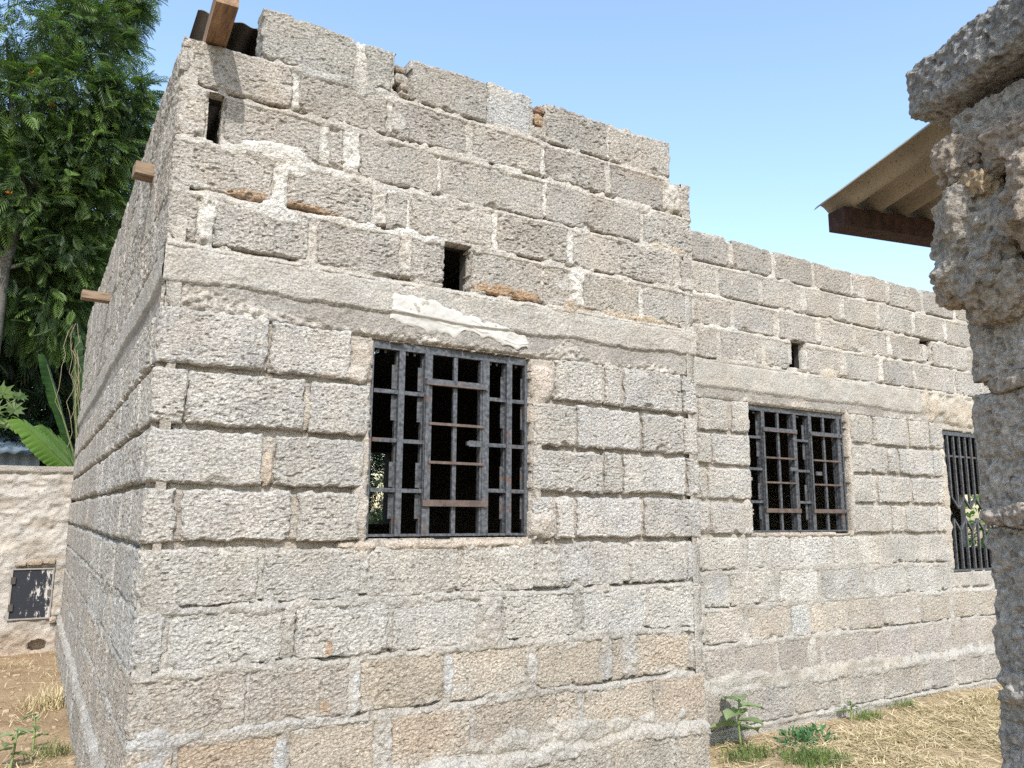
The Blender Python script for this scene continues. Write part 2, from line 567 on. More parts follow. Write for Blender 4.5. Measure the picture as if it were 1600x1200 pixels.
def mortar_sheet(fr, name, U0, U1, Z0, Z1, res, rows, parent, keepf, tints, deep=1.0, lintel_rows=True, blobs=()):
    """the bed the blocks sit in: one relief sheet, recessed under each course and smeared where it was not struck off"""
    nu = int(round((U1 - U0) / res))
    nz = int(round((Z1 - Z0) / res))
    U, Zz = np.meshgrid(np.linspace(U0, U1, nu + 1), np.linspace(Z0, Z1, nz + 1))
    P = fr.P(U, 0 * U, Zz)
    s = fr.seed * 100
    n1, n2, n3 = 0.65 * vn(P, 0.022, s + 1) + 0.7 * vn(P, 0.011, s + 6), vn(P, 0.05, s + 2), vn(P, 0.14, s + 3)
    nf = vn(P, 0.009, s + 4)
    w = np.full(U.shape, -0.011)
    tint = np.zeros(U.shape + (3,)) + np.array(tints['low'])
    for row, blks in rows.items():
        z0, z1 = ZL[row], ZL[NEXT[row]]
        st = STYLE[row]
        m = (Zz >= z0 - 0.012) & (Zz < z1 + 0.012)
        tint[m] = tints[st]
        lev, na = dict(up=(-0.0015, 0.005), mid=(-0.010, 0.008), low=(-0.0015, 0.005))[st]
        bl = sorted(blks)
        for (a0, a1), (b0, b1) in zip(bl[:-1], bl[1:]):
            gap = b0 - a1
            if gap > 0.2:
                continue
            rg = 0.007 * n2 + 0.003 * n1
            jm = m & (U > a1 + 0.001 + rg) & (U < b0 - 0.001 + 0.8 * np.roll(rg, 9, 0))
            extra = 0.006 if gap > 0.045 else 0.0
            w[jm] = (lev + extra + na * n2 + (0.004 + extra * 0.5) * n1)[jm]
            if st == 'up' and np.sin(a1 * 91 + z0 * 37) > 0.55:
                tint[jm] = np.array(tints['white'])
    for i, row in enumerate(ORDER[:-1]):
        k = i
        if row not in rows and row not in ('H', 'LT'):
            continue
        st = STYLE[row] if row != 'LT' else 'mid'
        below = STYLE[ORDER[i - 1]] if i else 'low'
        zl = ZL[row] + wave(k, U, fr.seed)
        hb = BED[STYLE[row]] * 0.5 + 0.004
        d = Zz - zl
        m = np.abs(d) < hb + 0.006
        t = np.clip((d + hb) / (2 * hb), 0, 1)
        if st == 'up':
            lv = 0.004 - 0.040 * t ** 2.0 * sstep(-0.55, -0.05, n3 + 0.4 * n2) + 0.004 * n2 + 0.003 * n1
        elif st == 'mid':
            lv = -0.027 * deep + 0.006 * n2
        else:
            lv = 0.002 - 0.050 * t ** 1.8 * sstep(-0.6, -0.15, n3 + 0.5 * n2) + 0.006 * n2 + 0.005 * n1
        w[m] = lv[m]
        tint[m] = tints[st if row != 'D' else 'mid']
        if st != 'mid':
            # smears over the block edges
            sm = sstep(0.15, 0.55, n3 + 0.35 * n2) * np.exp(-(np.abs(d + 0.008) / 0.022) ** 2)
            w = np.maximum(w, np.where(sm > 0.25, -0.004 + 0.009 * sm + 0.003 * n1, -1))
    for (bu, bz, ru, rz, hgt, tc) in blobs:
        d = np.hypot((U - bu) / ru, (Zz - bz) / rz) + 0.45 * n2 + 0.25 * n3
        mk = sstep(1.05, 0.45, d)
        lv = -0.006 + hgt * mk + 0.003 * n1
        mm = (mk > 0.05) & (lv > w)
        w = np.where(mm, lv, w)
        tint[mm] = tints[tc] if isinstance(tc, str) else np.array(tc)
    if 'A3' in rows:
        # rough sloping ledge over the plinth
        zl = ZL['A2'] + 0.02 * n3
        d = Zz - zl
        led = 0.030 * sstep(0.035, -0.02, d) + 0.010 * n2 + 0.006 * n1
        mk = (d < 0.045) & (d > -0.05)
        w = np.where(mk, np.maximum(w, led - 0.004), w)
        w = np.where(d <= -0.05, np.maximum(w, w + 0.020), w)
    w = w + 0.0024 * nf + 0.0015 * n1
    Uc = U[:-1, :-1] + (U1 - U0) / nu / 2
    Zc = Zz[:-1, :-1] + (Z1 - Z0) / nz / 2
    keep = keepf(Uc, Zc, 0.006 * n2[:-1, :-1] + 0.004 * n1[:-1, :-1])
    V = fr.P(U, w, Zz).reshape(-1, 3)
    q = grid_quads(nu, nz, keep)
    # skirts at every open border
    A = keep
    pad = np.pad(A, 1)
    idx = np.arange((nu + 1) * (nz + 1)).reshape(nz + 1, nu + 1)
    ed = []
    L = A & ~pad[1:-1, :-2]
    Rr = A & ~pad[1:-1, 2:]
    B = A & ~pad[:-2, 1:-1]
    T = A & ~pad[2:, 1:-1]
    ed.append(np.stack([idx[1:, :-1][L], idx[:-1, :-1][L]], -1))
    ed.append(np.stack([idx[:-1, 1:][Rr], idx[1:, 1:][Rr]], -1))
    ed.append(np.stack([idx[:-1, :-1][B], idx[:-1, 1:][B]], -1))
    ed.append(np.stack([idx[1:, 1:][T], idx[1:, :-1][T]], -1))
    ed = np.concatenate(ed)
    Vb = fr.P(U, np.full(U.shape, -0.06), Zz).reshape(-1, 3)
    used, inv = np.unique(ed.ravel(), return_inverse=True)
    n0 = len(V)
    V2 = np.concatenate([V, Vb[used]])
    inv = inv.reshape(-1, 2) + n0
    sk = np.stack([ed[:, 1], ed[:, 0], inv[:, 0], inv[:, 1]], -1)
    Q = np.concatenate([q, sk])
    if fr.det > 0:
        Q = Q[:, ::-1]
    tint = tint * (1 + 0.06 * n3[..., None])
    C = np.concatenate([tint.reshape(-1, 3), np.ones(((nu + 1) * (nz + 1), 1))], -1)
    C2 = np.concatenate([C, C[used]])
    # drop loose vertices
    mask = np.zeros(len(V2), bool)
    mask[Q.ravel()] = True
    remap = np.cumsum(mask) - 1
    return mesh_obj(name, V2[mask], remap[Q], MAT_MORTAR, parent, attrs={'tint': ('FLOAT_COLOR', C2[mask])})


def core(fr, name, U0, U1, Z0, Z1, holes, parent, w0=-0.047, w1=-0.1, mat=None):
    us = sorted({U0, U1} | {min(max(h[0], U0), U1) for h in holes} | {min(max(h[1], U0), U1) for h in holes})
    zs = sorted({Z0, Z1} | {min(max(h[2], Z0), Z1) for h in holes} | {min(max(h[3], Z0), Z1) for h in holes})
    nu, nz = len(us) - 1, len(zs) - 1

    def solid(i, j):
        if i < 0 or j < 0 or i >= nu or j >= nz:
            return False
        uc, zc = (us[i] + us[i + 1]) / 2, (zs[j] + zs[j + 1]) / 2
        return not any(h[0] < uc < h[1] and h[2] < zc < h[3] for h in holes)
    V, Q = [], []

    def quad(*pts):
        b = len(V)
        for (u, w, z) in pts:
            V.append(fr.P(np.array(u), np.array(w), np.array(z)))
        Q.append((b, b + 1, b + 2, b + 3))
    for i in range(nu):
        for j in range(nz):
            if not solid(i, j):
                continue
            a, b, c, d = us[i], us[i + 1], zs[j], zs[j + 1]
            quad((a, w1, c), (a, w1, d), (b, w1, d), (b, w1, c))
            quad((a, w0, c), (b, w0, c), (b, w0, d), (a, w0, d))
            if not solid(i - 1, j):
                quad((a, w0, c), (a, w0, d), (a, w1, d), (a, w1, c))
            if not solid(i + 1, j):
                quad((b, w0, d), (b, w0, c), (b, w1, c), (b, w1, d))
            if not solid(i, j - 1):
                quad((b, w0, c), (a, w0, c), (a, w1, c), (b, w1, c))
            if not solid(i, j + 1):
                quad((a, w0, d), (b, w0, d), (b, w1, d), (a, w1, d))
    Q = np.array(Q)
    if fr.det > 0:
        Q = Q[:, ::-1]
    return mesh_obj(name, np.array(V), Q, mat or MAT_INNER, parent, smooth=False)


house = empty('block_house', 'unfinished grey concrete block house with barred windows and no plaster', 'house')

TINTS = dict(up=(0.455, 0.43, 0.39), mid=(0.39, 0.355, 0.31), low=(0.405, 0.388, 0.355), lin=(0.40, 0.38, 0.35), white=(0.55, 0.535, 0.50))
ROWCOL = dict(L=(0.37, 0.352, 0.322), K=(0.365, 0.344, 0.314), J=(0.395, 0.374, 0.342), I=(0.388, 0.367, 0.338), H=(0.39, 0.37, 0.34),
              G=(0.42, 0.405, 0.38), F=(0.42, 0.405, 0.38), E=(0.42, 0.408, 0.385), D=(0.43, 0.415, 0.39), C=(0.42, 0.407, 0.38), B=(0.43, 0.42, 0.395),
              A=(0.41, 0.378, 0.335), A2=(0.40, 0.366, 0.325), A3=(0.37, 0.345, 0.305))


def tone(row, r, f=1.0):
    c = np.array(ROWCOL[row]) * f * r.uniform(0.90, 1.10)
    c = c * (1 + np.array([0.015, 0, -0.03]) * r.uniform(-0.5, 1.2)) * np.array([0.996, 1.0, 1.004])
    return tuple(float(min(v, 0.6)) for v in c)


# ---- front wall
W1 = (0.790, 1.547, 1.270, 2.068)
V1 = (0.104, 0.158, 2.730, 2.925)
V2 = (1.093, 1.222, 2.325, 2.532)


def in_hole(U, Zz, h, j):
    return (U > h[0] + j) & (U < h[1] + j) & (Zz > h[2] + j) & (Zz < h[3] + j)


def keep_front(U, Zz, j):
    k = ~(in_hole(U, Zz, W1, j * 0.8) | in_hole(U, Zz, V1, j * 0.4) | in_hole(U, Zz, V2, j * 0.5))
    k &= ~((U < 0.30 + j) & (Zz > 3.118 + 2 * j))
    k &= ~((U > 2.41 + j) & (Zz > 3.105 + 2 * j))
    k &= ~((U > 0.835 + j) & (U < 0.915 + j) & (Zz > 3.165 + 2 * j))
    k &= ~((U > 1.545 + j) & (U < 1.62 + j) & (Zz > 3.17 + 2 * j))
    k &= Zz < 3.322 + 2 * j
    return k


BLOBS = [(0.36, 2.745, 0.17, 0.055, 0.019, 'white'), (0.43, 2.70, 0.07, 0.09, 0.017, 'white'), (0.58, 2.72, 0.18, 0.038, 0.016, 'white'), (0.85, 2.70, 0.18, 0.028, 0.010, 'white'),
         (0.39, 2.59, 0.034, 0.13, 0.015, 'white'), (0.38, 2.50, 0.10, 0.05, 0.016, 'white'), (0.30, 2.50, 0.16, 0.03, 0.012, 'white'), (0.13, 2.42, 0.03, 0.09, 0.008, 'white'),
         (0.66, 2.53, 0.22, 0.022, 0.010, 'white'), (0.95, 2.525, 0.20, 0.022, 0.012, 'white'), (0.67, 2.83, 0.03, 0.09, 0.008, 'white'),
         (0.55, 2.85, 0.012, 0.09, 0.008, 'white'), (0.70, 2.93, 0.3, 0.02, 0.010, 'up'), (1.10, 2.93, 0.2, 0.02, 0.010, 'up'),
         (0.62, 3.13, 0.22, 0.03, 0.014, (0.40, 0.39, 0.36)), (0.69, 3.2, 0.03, 0.12, 0.016, (0.47, 0.45, 0.41)), 
          (1.8, 2.42, 0.022, 0.09, 0.016, 'white'), (1.75, 2.34, 0.06, 0.04, 0.014, (0.42, 0.36, 0.29)),
         (2.15, 2.34, 0.35, 0.02, 0.012, (0.47, 0.40, 0.31)), (2.42, 3.03, 0.045, 0.10, 0.022, (0.46, 0.44, 0.40)), (2.35, 2.74, 0.2, 0.02, 0.012, (0.47, 0.40, 0.32)),
         (0.735, 1.90, 0.05, 0.05, 0.020, (0.45, 0.41, 0.36)), (0.755, 1.96, 0.04, 0.11, 0.010, (0.44, 0.40, 0.35)), (0.77, 1.38, 0.03, 0.10, 0.020, (0.45, 0.41, 0.36)),
         (0.60, 1.90, 0.06, 0.02, 0.014, (0.44, 0.40, 0.35)), (1.61, 1.97, 0.05, 0.10, 0.016, (0.48, 0.43, 0.38)), (1.575, 1.62, 0.02, 0.35, 0.012, (0.45, 0.41, 0.36)),
         (1.60, 1.33, 0.05, 0.07, 0.020, (0.46, 0.42, 0.37)), (0.775, 1.6, 0.014, 0.35, 0.010, (0.45, 0.41, 0.36)), (0.40, 1.56, 0.02, 0.09, 0.010, (0.44, 0.38, 0.31)),
         (0.53, 1.74, 0.02, 0.09, 0.010, (0.44, 0.40, 0.34)), (1.17, 1.245, 0.42, 0.022, 0.014, (0.44, 0.39, 0.33)), (1.35, 0.94, 0.05, 0.09, 0.018, (0.42, 0.40, 0.37)),
         (1.63, 1.14, 0.06, 0.09, 0.012, (0.46, 0.45, 0.42)), (0.50, 0.93, 0.02, 0.09, 0.010, 'low'), (0.4, 0.63, 0.35, 0.03, 0.014, (0.40, 0.395, 0.38)),
         (0.77, 0.72, 0.02, 0.09, 0.010, (0.42, 0.42, 0.41)), (1.16, 0.72, 0.02, 0.09, 0.010, (0.42, 0.42, 0.41)), (1.55, 0.72, 0.025, 0.09, 0.012, (0.43, 0.42, 0.40)),
         (1.95, 0.72, 0.03, 0.08, 0.012, (0.43, 0.42, 0.40)), (2.08, 0.72, 0.04, 0.09, 0.012, (0.43, 0.42, 0.40)), (0.06, 0.63, 0.08, 0.04, 0.016, (0.42, 0.42, 0.41)),
         (0.08, 0.50, 0.08, 0.10, 0.012, (0.41, 0.41, 0.41)), (0.5, 0.50, 0.03, 0.10, 0.012, (0.40, 0.41, 0.41)), (1.8, 0.44, 0.7, 0.05, 0.020, (0.40, 0.38, 0.34)),
         (0.25, 0.83, 0.35, 0.018, 0.010, 'low'), (0.9, 1.04, 0.8, 0.018, 0.010, 'low'), (2.0, 0.835, 0.4, 0.018, 0.010, 'low'), (1.3, 0.835, 0.4, 0.02, 0.012, 'low')]

wall_front = mortar_sheet(FR, 'front_wall', 0.002, 2.55, 0.0, 3.345, 0.006, FRONT, house, keep_front, TINTS, blobs=BLOBS)
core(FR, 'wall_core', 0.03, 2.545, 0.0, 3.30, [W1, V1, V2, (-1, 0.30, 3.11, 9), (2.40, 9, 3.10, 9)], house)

STAINS = {('I', 0): (0.74, -0.02, 0.32, 0.24, 0.75), ('I', 1): (0.24, -0.02, 0.50, 0.20, 0.8), ('H', 4): (0.45, -0.05, 0.85, 0.38, 0.9),
          ('B', 2): (0.36, 0.15, 0.05, 0.26, 0.75), ('A', 6): (0.5, 0.6, 0.5, 0.6, 0.16), ('A2', 7): (0.6, 0.7, 0.6, 0.7, 0.18),
          ('A2', 1): (0.4, 0.85, 0.7, 0.5, 0.28), ('A2', 3): (0.4, 0.6, 0.5, 0.5, 0.2), ('K', 5): (0.5, 0.95, 0.6, 0.25, 0.2), ('A', 1): (0.75, 0.2, 0.07, 0.15, 0.6)}
LONG = {'A3': 0, 'A2': 1, 'A': 0, 'B': 1, 'C': 0, 'D': 1, 'E': 0, 'F': 1, 'G': 0, 'H': 1, 'I': 0, 'J': 1, 'K': 0}
sd = 1000
for row, bl in FRONT.items():
    for i, (a, b) in enumerate(bl):
        sd += 23
        r = np.random.default_rng(sd)
        st = STYLE[row]
        prot = dict(up=0.002, mid=0.009, low=0.001)[st] + r.uniform(-0.003, 0.004)
        if row == 'A3':
            prot += 0.022
        kw = dict(depth=0.075, nd=2)
        if row in ('L', 'K') and (row == 'L' or i in (0, 6)):
            kw = dict(depth=0.10, nd=6)
        if b > 2.5:
            kw = dict(depth=0.10, nd=5)
        if a <= 0.001:
            a = -0.004 if st == 'mid' else 0.0
            kw = dict(depth=0.36 if LONG.get(row) else 0.10, nd=36 if LONG.get(row) else 11)
        c = tone(row, r)
        if (row, i) == ('L', 3):
            c = (0.43, 0.43, 0.42)
        if (row, i) == ('L', 0) or (row, i) == ('L', 1):
            c = (0.36, 0.35, 0.32)
        if (row, i) in (('B', 2), ('B', 1)):
            c = (0.45, 0.44, 0.41)
        if row == 'A' and i >= 2 or row == 'A2':
            c = tuple(np.array(c) * (1.0, 0.98, 0.94))
        chip = 0.55 if st != 'mid' else 0.35
        if row == 'L' and i == 0:
            kw['top'] = 3.352
        block_obj(wall_front, c, FR, a, b, 0, row, 0.0062, prot, sd, zj=r.uniform(-0.003, 0.003), chip=chip,
                  amp=0.85 if row in ('B', 'C') else 1.0, stain=STAINS.get((row, i)), **kw)


# rubble packed in the open joints of the top course
def lump_geo(c, rad, n, amp, fr_, seed, freq=0.03):
    """an uneven stone: a subdivided cube pushed out by noise"""
    V, Q = [], []
    base = 0
    for ax in range(3):
        for sgn in (-1, 1):
            a, b = np.meshgrid(np.linspace(-1, 1, n + 1), np.linspace(-1, 1, n + 1))
            p = np.zeros(a.shape + (3,))
            p[..., ax] = sgn
            p[..., (ax + 1) % 3] = a
            p[..., (ax + 2) % 3] = b
            V.append(p.reshape(-1, 3))
            Q.append(grid_quads(n, n, flip=sgn < 0) + base)
            base += (n + 1) ** 2
    V = np.concatenate(V)
    d = V / np.linalg.norm(V, axis=1, keepdims=True)
    cube = V * 0.8
    P0 = (0.55 * d + 0.45 * cube) * np.array(rad)
    off = vn(P0 + np.array(c), freq, seed) + 0.5 * vn(P0 + np.array(c), freq * 0.45, seed + 1) + 0.3 * vn(P0 + np.array(c), freq * 0.2, seed + 2)
    V = P0 + d * (amp * off)[:, None] + np.array(c)
    return V, np.concatenate(Q)


for (x, z, rx, rz, cc) in ((0.872, 3.22, 0.035, 0.03, (0.36, 0.33, 0.29)), (0.885, 3.19, 0.025, 0.022, (0.42, 0.38, 0.33)), (0.868, 3.265, 0.03, 0.022, (0.30, 0.25, 0.2)),
                           (1.58, 3.23, 0.03, 0.035, (0.42, 0.30, 0.20)), (1.575, 3.175, 0.025, 0.022, (0.36, 0.33, 0.27)), (1.59, 3.285, 0.026, 0.018, (0.36, 0.26, 0.2)),
                           (0.02, 3.10, 0.022, 0.022, (0.45, 0.43, 0.4)), (0.012, 3.03, 0.02, 0.06, (0.40, 0.38, 0.35))):
    V, Q = lump_geo((x, 0.03, z), (rx, 0.045, rz), 9, 0.006, None, int(x * 1000 + z * 77))
    o = mesh_obj('stone', V, Q, MAT_BLOCK, wall_front, loc=(x, 0.03, z))
    o.color = cc + (1,)


# ---- lintel beam (cast concrete, two pours) on front, left and rear wing
def lintel(fr, U0, U1, res, split=0.45, rough_left=True, f=1.0):
    z0, z1 = ZL['LT'] - 0.012, ZL['H'] - 0.008
    nu, nz = int((U1 - U0) / res), int((z1 - z0) / res)
    U, Zz = np.meshgrid(np.linspace(U0, U1, nu + 1), np.linspace(z0, z1, nz + 1))
    P = fr.P(U, 0 * U, Zz)
    s = fr.seed * 7
    n2, n1, n3 = vn(P, 0.05, s), vn(P, 0.016, s + 1), vn(P, 0.3, s + 2)
    zs = z0 + (z1 - z0) * split + 0.014 * n3 + 0.005 * n2 + 0.004 * n1
    upper = sstep(-0.003, 0.004, Zz - zs)
    w = -0.006 + 0.014 * upper + 0.0035 * n3 + 0.003 * n2 + 0.002 * n1 + 0.0016 * vn(P, 0.009, s + 11) - 0.006 * sstep(0.35, 0.6, n2) * sstep(0.1, 0.5, n3 + 0.3 * upper)
    # honeycombed bottom edge
    agg = (0.5 + 0.5 * vn(P, 0.015, s + 5)) * 0.024 + 0.006 * vn(P, 0.008, s + 6)
    edge = z0 + 0.018 + 0.03 * sstep(0.0, 0.5, vn1(U, 0.25, s + 9)) + 0.012 * n2
    if rough_left:
        edge = edge + 0.045 * sstep(0.42, 0.1, U) + 0.05 * np.exp(-((U - 1.72) / 0.12) ** 2)
    hm = sstep(0.006, -0.006, Zz - edge)
    w = w * (1 - hm) + hm * (-0.020 + agg)
    e = np.minimum(z1 - Zz, Zz - z0)
    w = w - 0.02 * np.clip(1 - e / (0.014 + 0.006 * n2), 0, 1) ** 2
    ca, cb = np.array((0.375, 0.357, 0.325)), np.array((0.295, 0.28, 0.258))
    C = (ca * upper[..., None] + cb * (1 - upper[..., None])) * (1 + 0.07 * n3[..., None]) * f
    C = C * (1 - hm[..., None]) + np.array((0.40, 0.375, 0.34)) * hm[..., None] * (1 + 0.25 * vn(P, 0.014, s + 5))[..., None]
    C = np.concatenate([C.reshape(-1, 3), np.ones((C.size // 3, 1))], -1)
    o = mesh_obj('lintel', fr.P(U, w, Zz).reshape(-1, 3), grid_quads(nu, nz, flip=fr.det > 0), MAT_LINTEL, house, attrs={'tint': ('FLOAT_COLOR', C)})
    return o


lintel(FR, -0.004, 2.552, 0.006)
lintel(FLT, -0.004, 5.86, 0.012, rough_left=False)
lintel(FS, 2.56, 5.36, 0.009, split=0.3, rough_left=False)

# ---- left side wall
rl = np.random.default_rng(5)
LEFT = {}
for row in ['A3', 'A2', 'A', 'B', 'C', 'D', 'E', 'F', 'G', 'H', 'I', 'J', 'K']:
    u = (0.385 if LONG[row] else 0.125) + 0.0
    L_ = [(0.0, u - 0.02)]
    while u < 5.8:
        ln = rl.uniform(0.33, 0.39)
        L_.append((u, min(u + ln, 5.86)))
        u += ln + rl.uniform(0.012, 0.03)
    LEFT[row] = L_


def keep_left(U, Zz, j):
    return Zz < 3.12 + 0.022 * U + 2 * j


wall_left = mortar_sheet(FLT, 'side_wall', 0.0, 5.86, 0.0, 3.30, 0.013, LEFT, house, keep_left, TINTS, deep=1.15)
core(FLT, 'wall_core', 0.03, 5.86, 0.0, 3.12, [], house)
far_V, far_F, far_n = [], [], 0
for row, bl in LEFT.items():
    for i, (a, b) in enumerate(bl):
        if i == 0:
            continue
        sd += 23
        r = np.random.default_rng(sd)
        st = STYLE[row]
        prot = dict(up=0.002, mid=0.008, low=0.001)[st] + r.uniform(-0.003, 0.005) + (0.026 if row == 'A3' else 0)
        c = tone(row, r, 1.04)
        near = a < 2.1
        kw = dict(depth=0.10, nd=5) if row == 'K' else dict(depth=0.06, nd=2)
        if row == 'K':
            kw['top'] = 3.145 + 0.022 * a
        if near:
            block_obj(wall_left, c, FLT, a, b, 0, row, 0.011, prot, sd, zj=r.uniform(-0.003, 0.003), amp=1.15, **kw)
        else:
            V, F, _ = block_geo(FLT, a, b, 0, row, 0.016, prot, sd, zj=r.uniform(-0.003, 0.003), amp=1.2, **kw)
            far_V.append(V)
            far_F.append(F + far_n)
            far_n += len(V)
o = mesh_obj('far_blocks', np.concatenate(far_V), np.concatenate(far_F), MAT_BLOCK, wall_left)
o.color = (0.40, 0.375, 0.34, 1)
o['kind'] = 'stuff'

# ---- set-back wing wall to the right
W2 = (3.500, 4.460, 1.262, 2.072)
W3 = (5.635, 6.70, 0.960, 2.035)
V3 = (3.912, 4.072, 2.345, 2.530)
V4 = (5.418, 5.585, 2.560, 2.750)
XEND = 8.6
rs = np.random.default_rng(8)
for row in SECOND:
    u = SECOND[row][-1][1] + 0.03
    while u < 8.3:
        ln = rs.uniform(0.33, 0.39)
        z0, z1 = ZL[row], ZL[NEXT[row]]
        a, b = u, u + ln
        if z1 > W3[2] + 0.02 and z0 < W3[3] - 0.02:
            if b > W3[0] - 0.015 and a < W3[1] + 0.015:
                if a < W3[0] - 0.1:
                    b = W3[0] - 0.015
                    SECOND[row].append((a, b))
                u = W3[1] + 0.02
                continue
        SECOND[row].append((a, b))
        u = b + rs.uniform(0.015, 0.035)


def keep_second(U, Zz, j):
    k = ~(in_hole(U, Zz, W2, j * 0.8) | in_hole(U, Zz, W3, j * 0.8) | in_hole(U, Zz, V3, j * 0.5) | in_hole(U, Zz, V4, j * 0.5))
    return k & (Zz < 3.115 + 2 * j)


BL2 = [(3.42, 2.42, 0.02, 0.08, 0.008, 'white'), (3.39, 2.83, 0.02, 0.08, 0.008, 'white'), (4.08, 2.83, 0.03, 0.08, 0.009, 'white'), (4.5, 2.83, 0.025, 0.08, 0.009, 'white'),
       (3.80, 2.62, 0.025, 0.08, 0.009, 'white'), (3.46, 2.335, 0.3, 0.02, 0.012, 'up'), (3.3, 2.53, 0.3, 0.018, 0.012, 'white'), (3.2, 2.73, 0.25, 0.02, 0.012, 'white'),
       (3.40, 1.18, 0.02, 0.09, 0.010, 'low'), (3.3, 0.42, 0.3, 0.045, 0.03, (0.40, 0.38, 0.34)), (3.98, 0.52, 0.05, 0.1, 0.014, (0.43, 0.42, 0.39)), (4.58, 0.94, 0.05, 0.1, 0.014, (0.46, 0.45, 0.42)),
       (4.2, 1.05, 0.9, 0.025, 0.010, 'low'), (4.3, 0.84, 0.9, 0.02, 0.010, 'low'), (4.0, 0.62, 0.6, 0.02, 0.010, 'low'), (5.56, 0.85, 0.03, 0.4, 0.014, (0.42, 0.41, 0.38)),
       (5.6, 1.5, 0.035, 0.5, 0.022, (0.46, 0.42, 0.36)), (3.43, 1.97, 0.06, 0.09, 0.018, (0.46, 0.42, 0.37)), (3.46, 1.35, 0.03, 0.1, 0.018, (0.46, 0.42, 0.37)), (4.48, 1.7, 0.02, 0.4, 0.014, (0.46, 0.42, 0.37)),
       (5.55, 2.2, 0.25, 0.12, 0.022, (0.47, 0.42, 0.35)), (4.55, 1.78, 0.06, 0.03, 0.016, (0.46, 0.42, 0.37)), (3.98, 1.255, 0.5, 0.02, 0.014, (0.45, 0.40, 0.34)), (5.9, 2.2, 0.4, 0.12, 0.014, (0.45, 0.41, 0.35)),
       (4.3, 2.34, 0.12, 0.05, 0.014, (0.46, 0.42, 0.36)), (4.1, 0.405, 1.2, 0.04, 0.024, (0.38, 0.355, 0.31))]
wall_wing = mortar_sheet(FS, 'wing_wall', 2.40, 8.6, 0.0, 3.14, 0.011, SECOND, house, keep_second, TINTS, deep=0.8, blobs=BL2)
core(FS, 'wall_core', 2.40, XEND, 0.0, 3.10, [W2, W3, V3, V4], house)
far_V, far_F, far_n = [], [], 0
for row, bl in SECOND.items():
    for i, (a, b) in enumerate(bl):
        sd += 23
        r = np.random.default_rng(sd)
        st = STYLE[row]
        prot = dict(up=0.002, mid=0.005, low=0.001)[st] + r.uniform(-0.003, 0.004) + (0.022 if row == 'A3' else 0)
        c = tone(row, r, 0.98 if st != 'low' else 1.0)
        if row in ('B', 'C'):
            c = tuple(np.array(c) * r.choice([0.98, 1.08]))
        if row in ('A2', 'A3'):
            c = tuple(np.array(c) * (0.93, 0.94, 0.98))
        if row == 'A' and i == 3:
            c = (0.47, 0.47, 0.45)
        kw = dict(depth=0.10, nd=5) if row == 'K' else dict(depth=0.07, nd=2)
        if row == 'K':
            kw['top'] = 3.142
        if a > 6.35 or b < 2.95:
            V, F, _ = block_geo(FS, a, b, 0, row, 0.014, prot, sd, **kw)
            far_V.append(V)
            far_F.append(F + far_n)
            far_n += len(V)
        else:
            block_obj(wall_wing, c, FS, a, b, 0, row, 0.0095, prot, sd, zj=r.uniform(-0.003, 0.003), chip=0.5, **kw)
# return of the front wall and the hidden ends of the wing wall
for row in ['A3', 'A2', 'A', 'B', 'C', 'D', 'E', 'F', 'G', 'H', 'I', 'J', 'K']:
    sd += 23
    V, F, _ = block_geo(FRET, 0.15, 0.48, 0, row, 0.014, 0.002, sd, depth=0.07, nd=2)
    far_V.append(V)
    far_F.append(F + far_n)
    far_n += len(V)
o = mesh_obj('far_blocks', np.concatenate(far_V), np.concatenate(far_F), MAT_BLOCK, wall_wing)
o.color = (0.38, 0.355, 0.32, 1)
o['kind'] = 'stuff'
mortar_sheet(FRET, 'return_wall', 0.0, 0.5, 0.0, 3.12, 0.02, {r_: [(0.15, 0.48)] for r_ in ['A2', 'A', 'B', 'C', 'D', 'E', 'F', 'G', 'H', 'I', 'J', 'K']}, house,
             lambda U, Zz, j: Zz < 3.11 + j, TINTS)
# a bit of block left in the far vent
V, Q = lump_geo((5.51, 0.555, 2.635), (0.048, 0.05, 0.075), 9, 0.005, None, 5)
o = mesh_obj('stone', V, Q, MAT_BLOCK, wall_wing, loc=(5.51, 0.555, 2.635))
o.color = (0.46, 0.44, 0.41, 1)

# ---- the rest of the shell: back wall with a window, right wall with an opening, roof
FB = Frame((0, 5.86), (1, 0), (0, 1), 51)
core(FB, 'back_wall', 0.0, XEND, 0.0, 3.0, [(2.35, 3.22, 1.25, 2.07)], house, w0=0.0, w1=-0.2)
FRI = Frame((XEND, 0.5), (0, 1), (1, 0), 52)
core(FRI, 'end_wall', 0.0, 5.36, 0.0, 3.0, [(0.9, 1.53, 1.05, 1.62)], house, w0=0.0, w1=-0.1, mat=simple_mat('outer_render', (0.30, 0.285, 0.26), 0.95, 0.2, 8, 60, 0.6))
MAT_SHEET = simple_mat('old_roof_sheet', (0.17, 0.165, 0.16), 0.6, 0.3, 6, 30, 0.2, 0.35, 0.4)


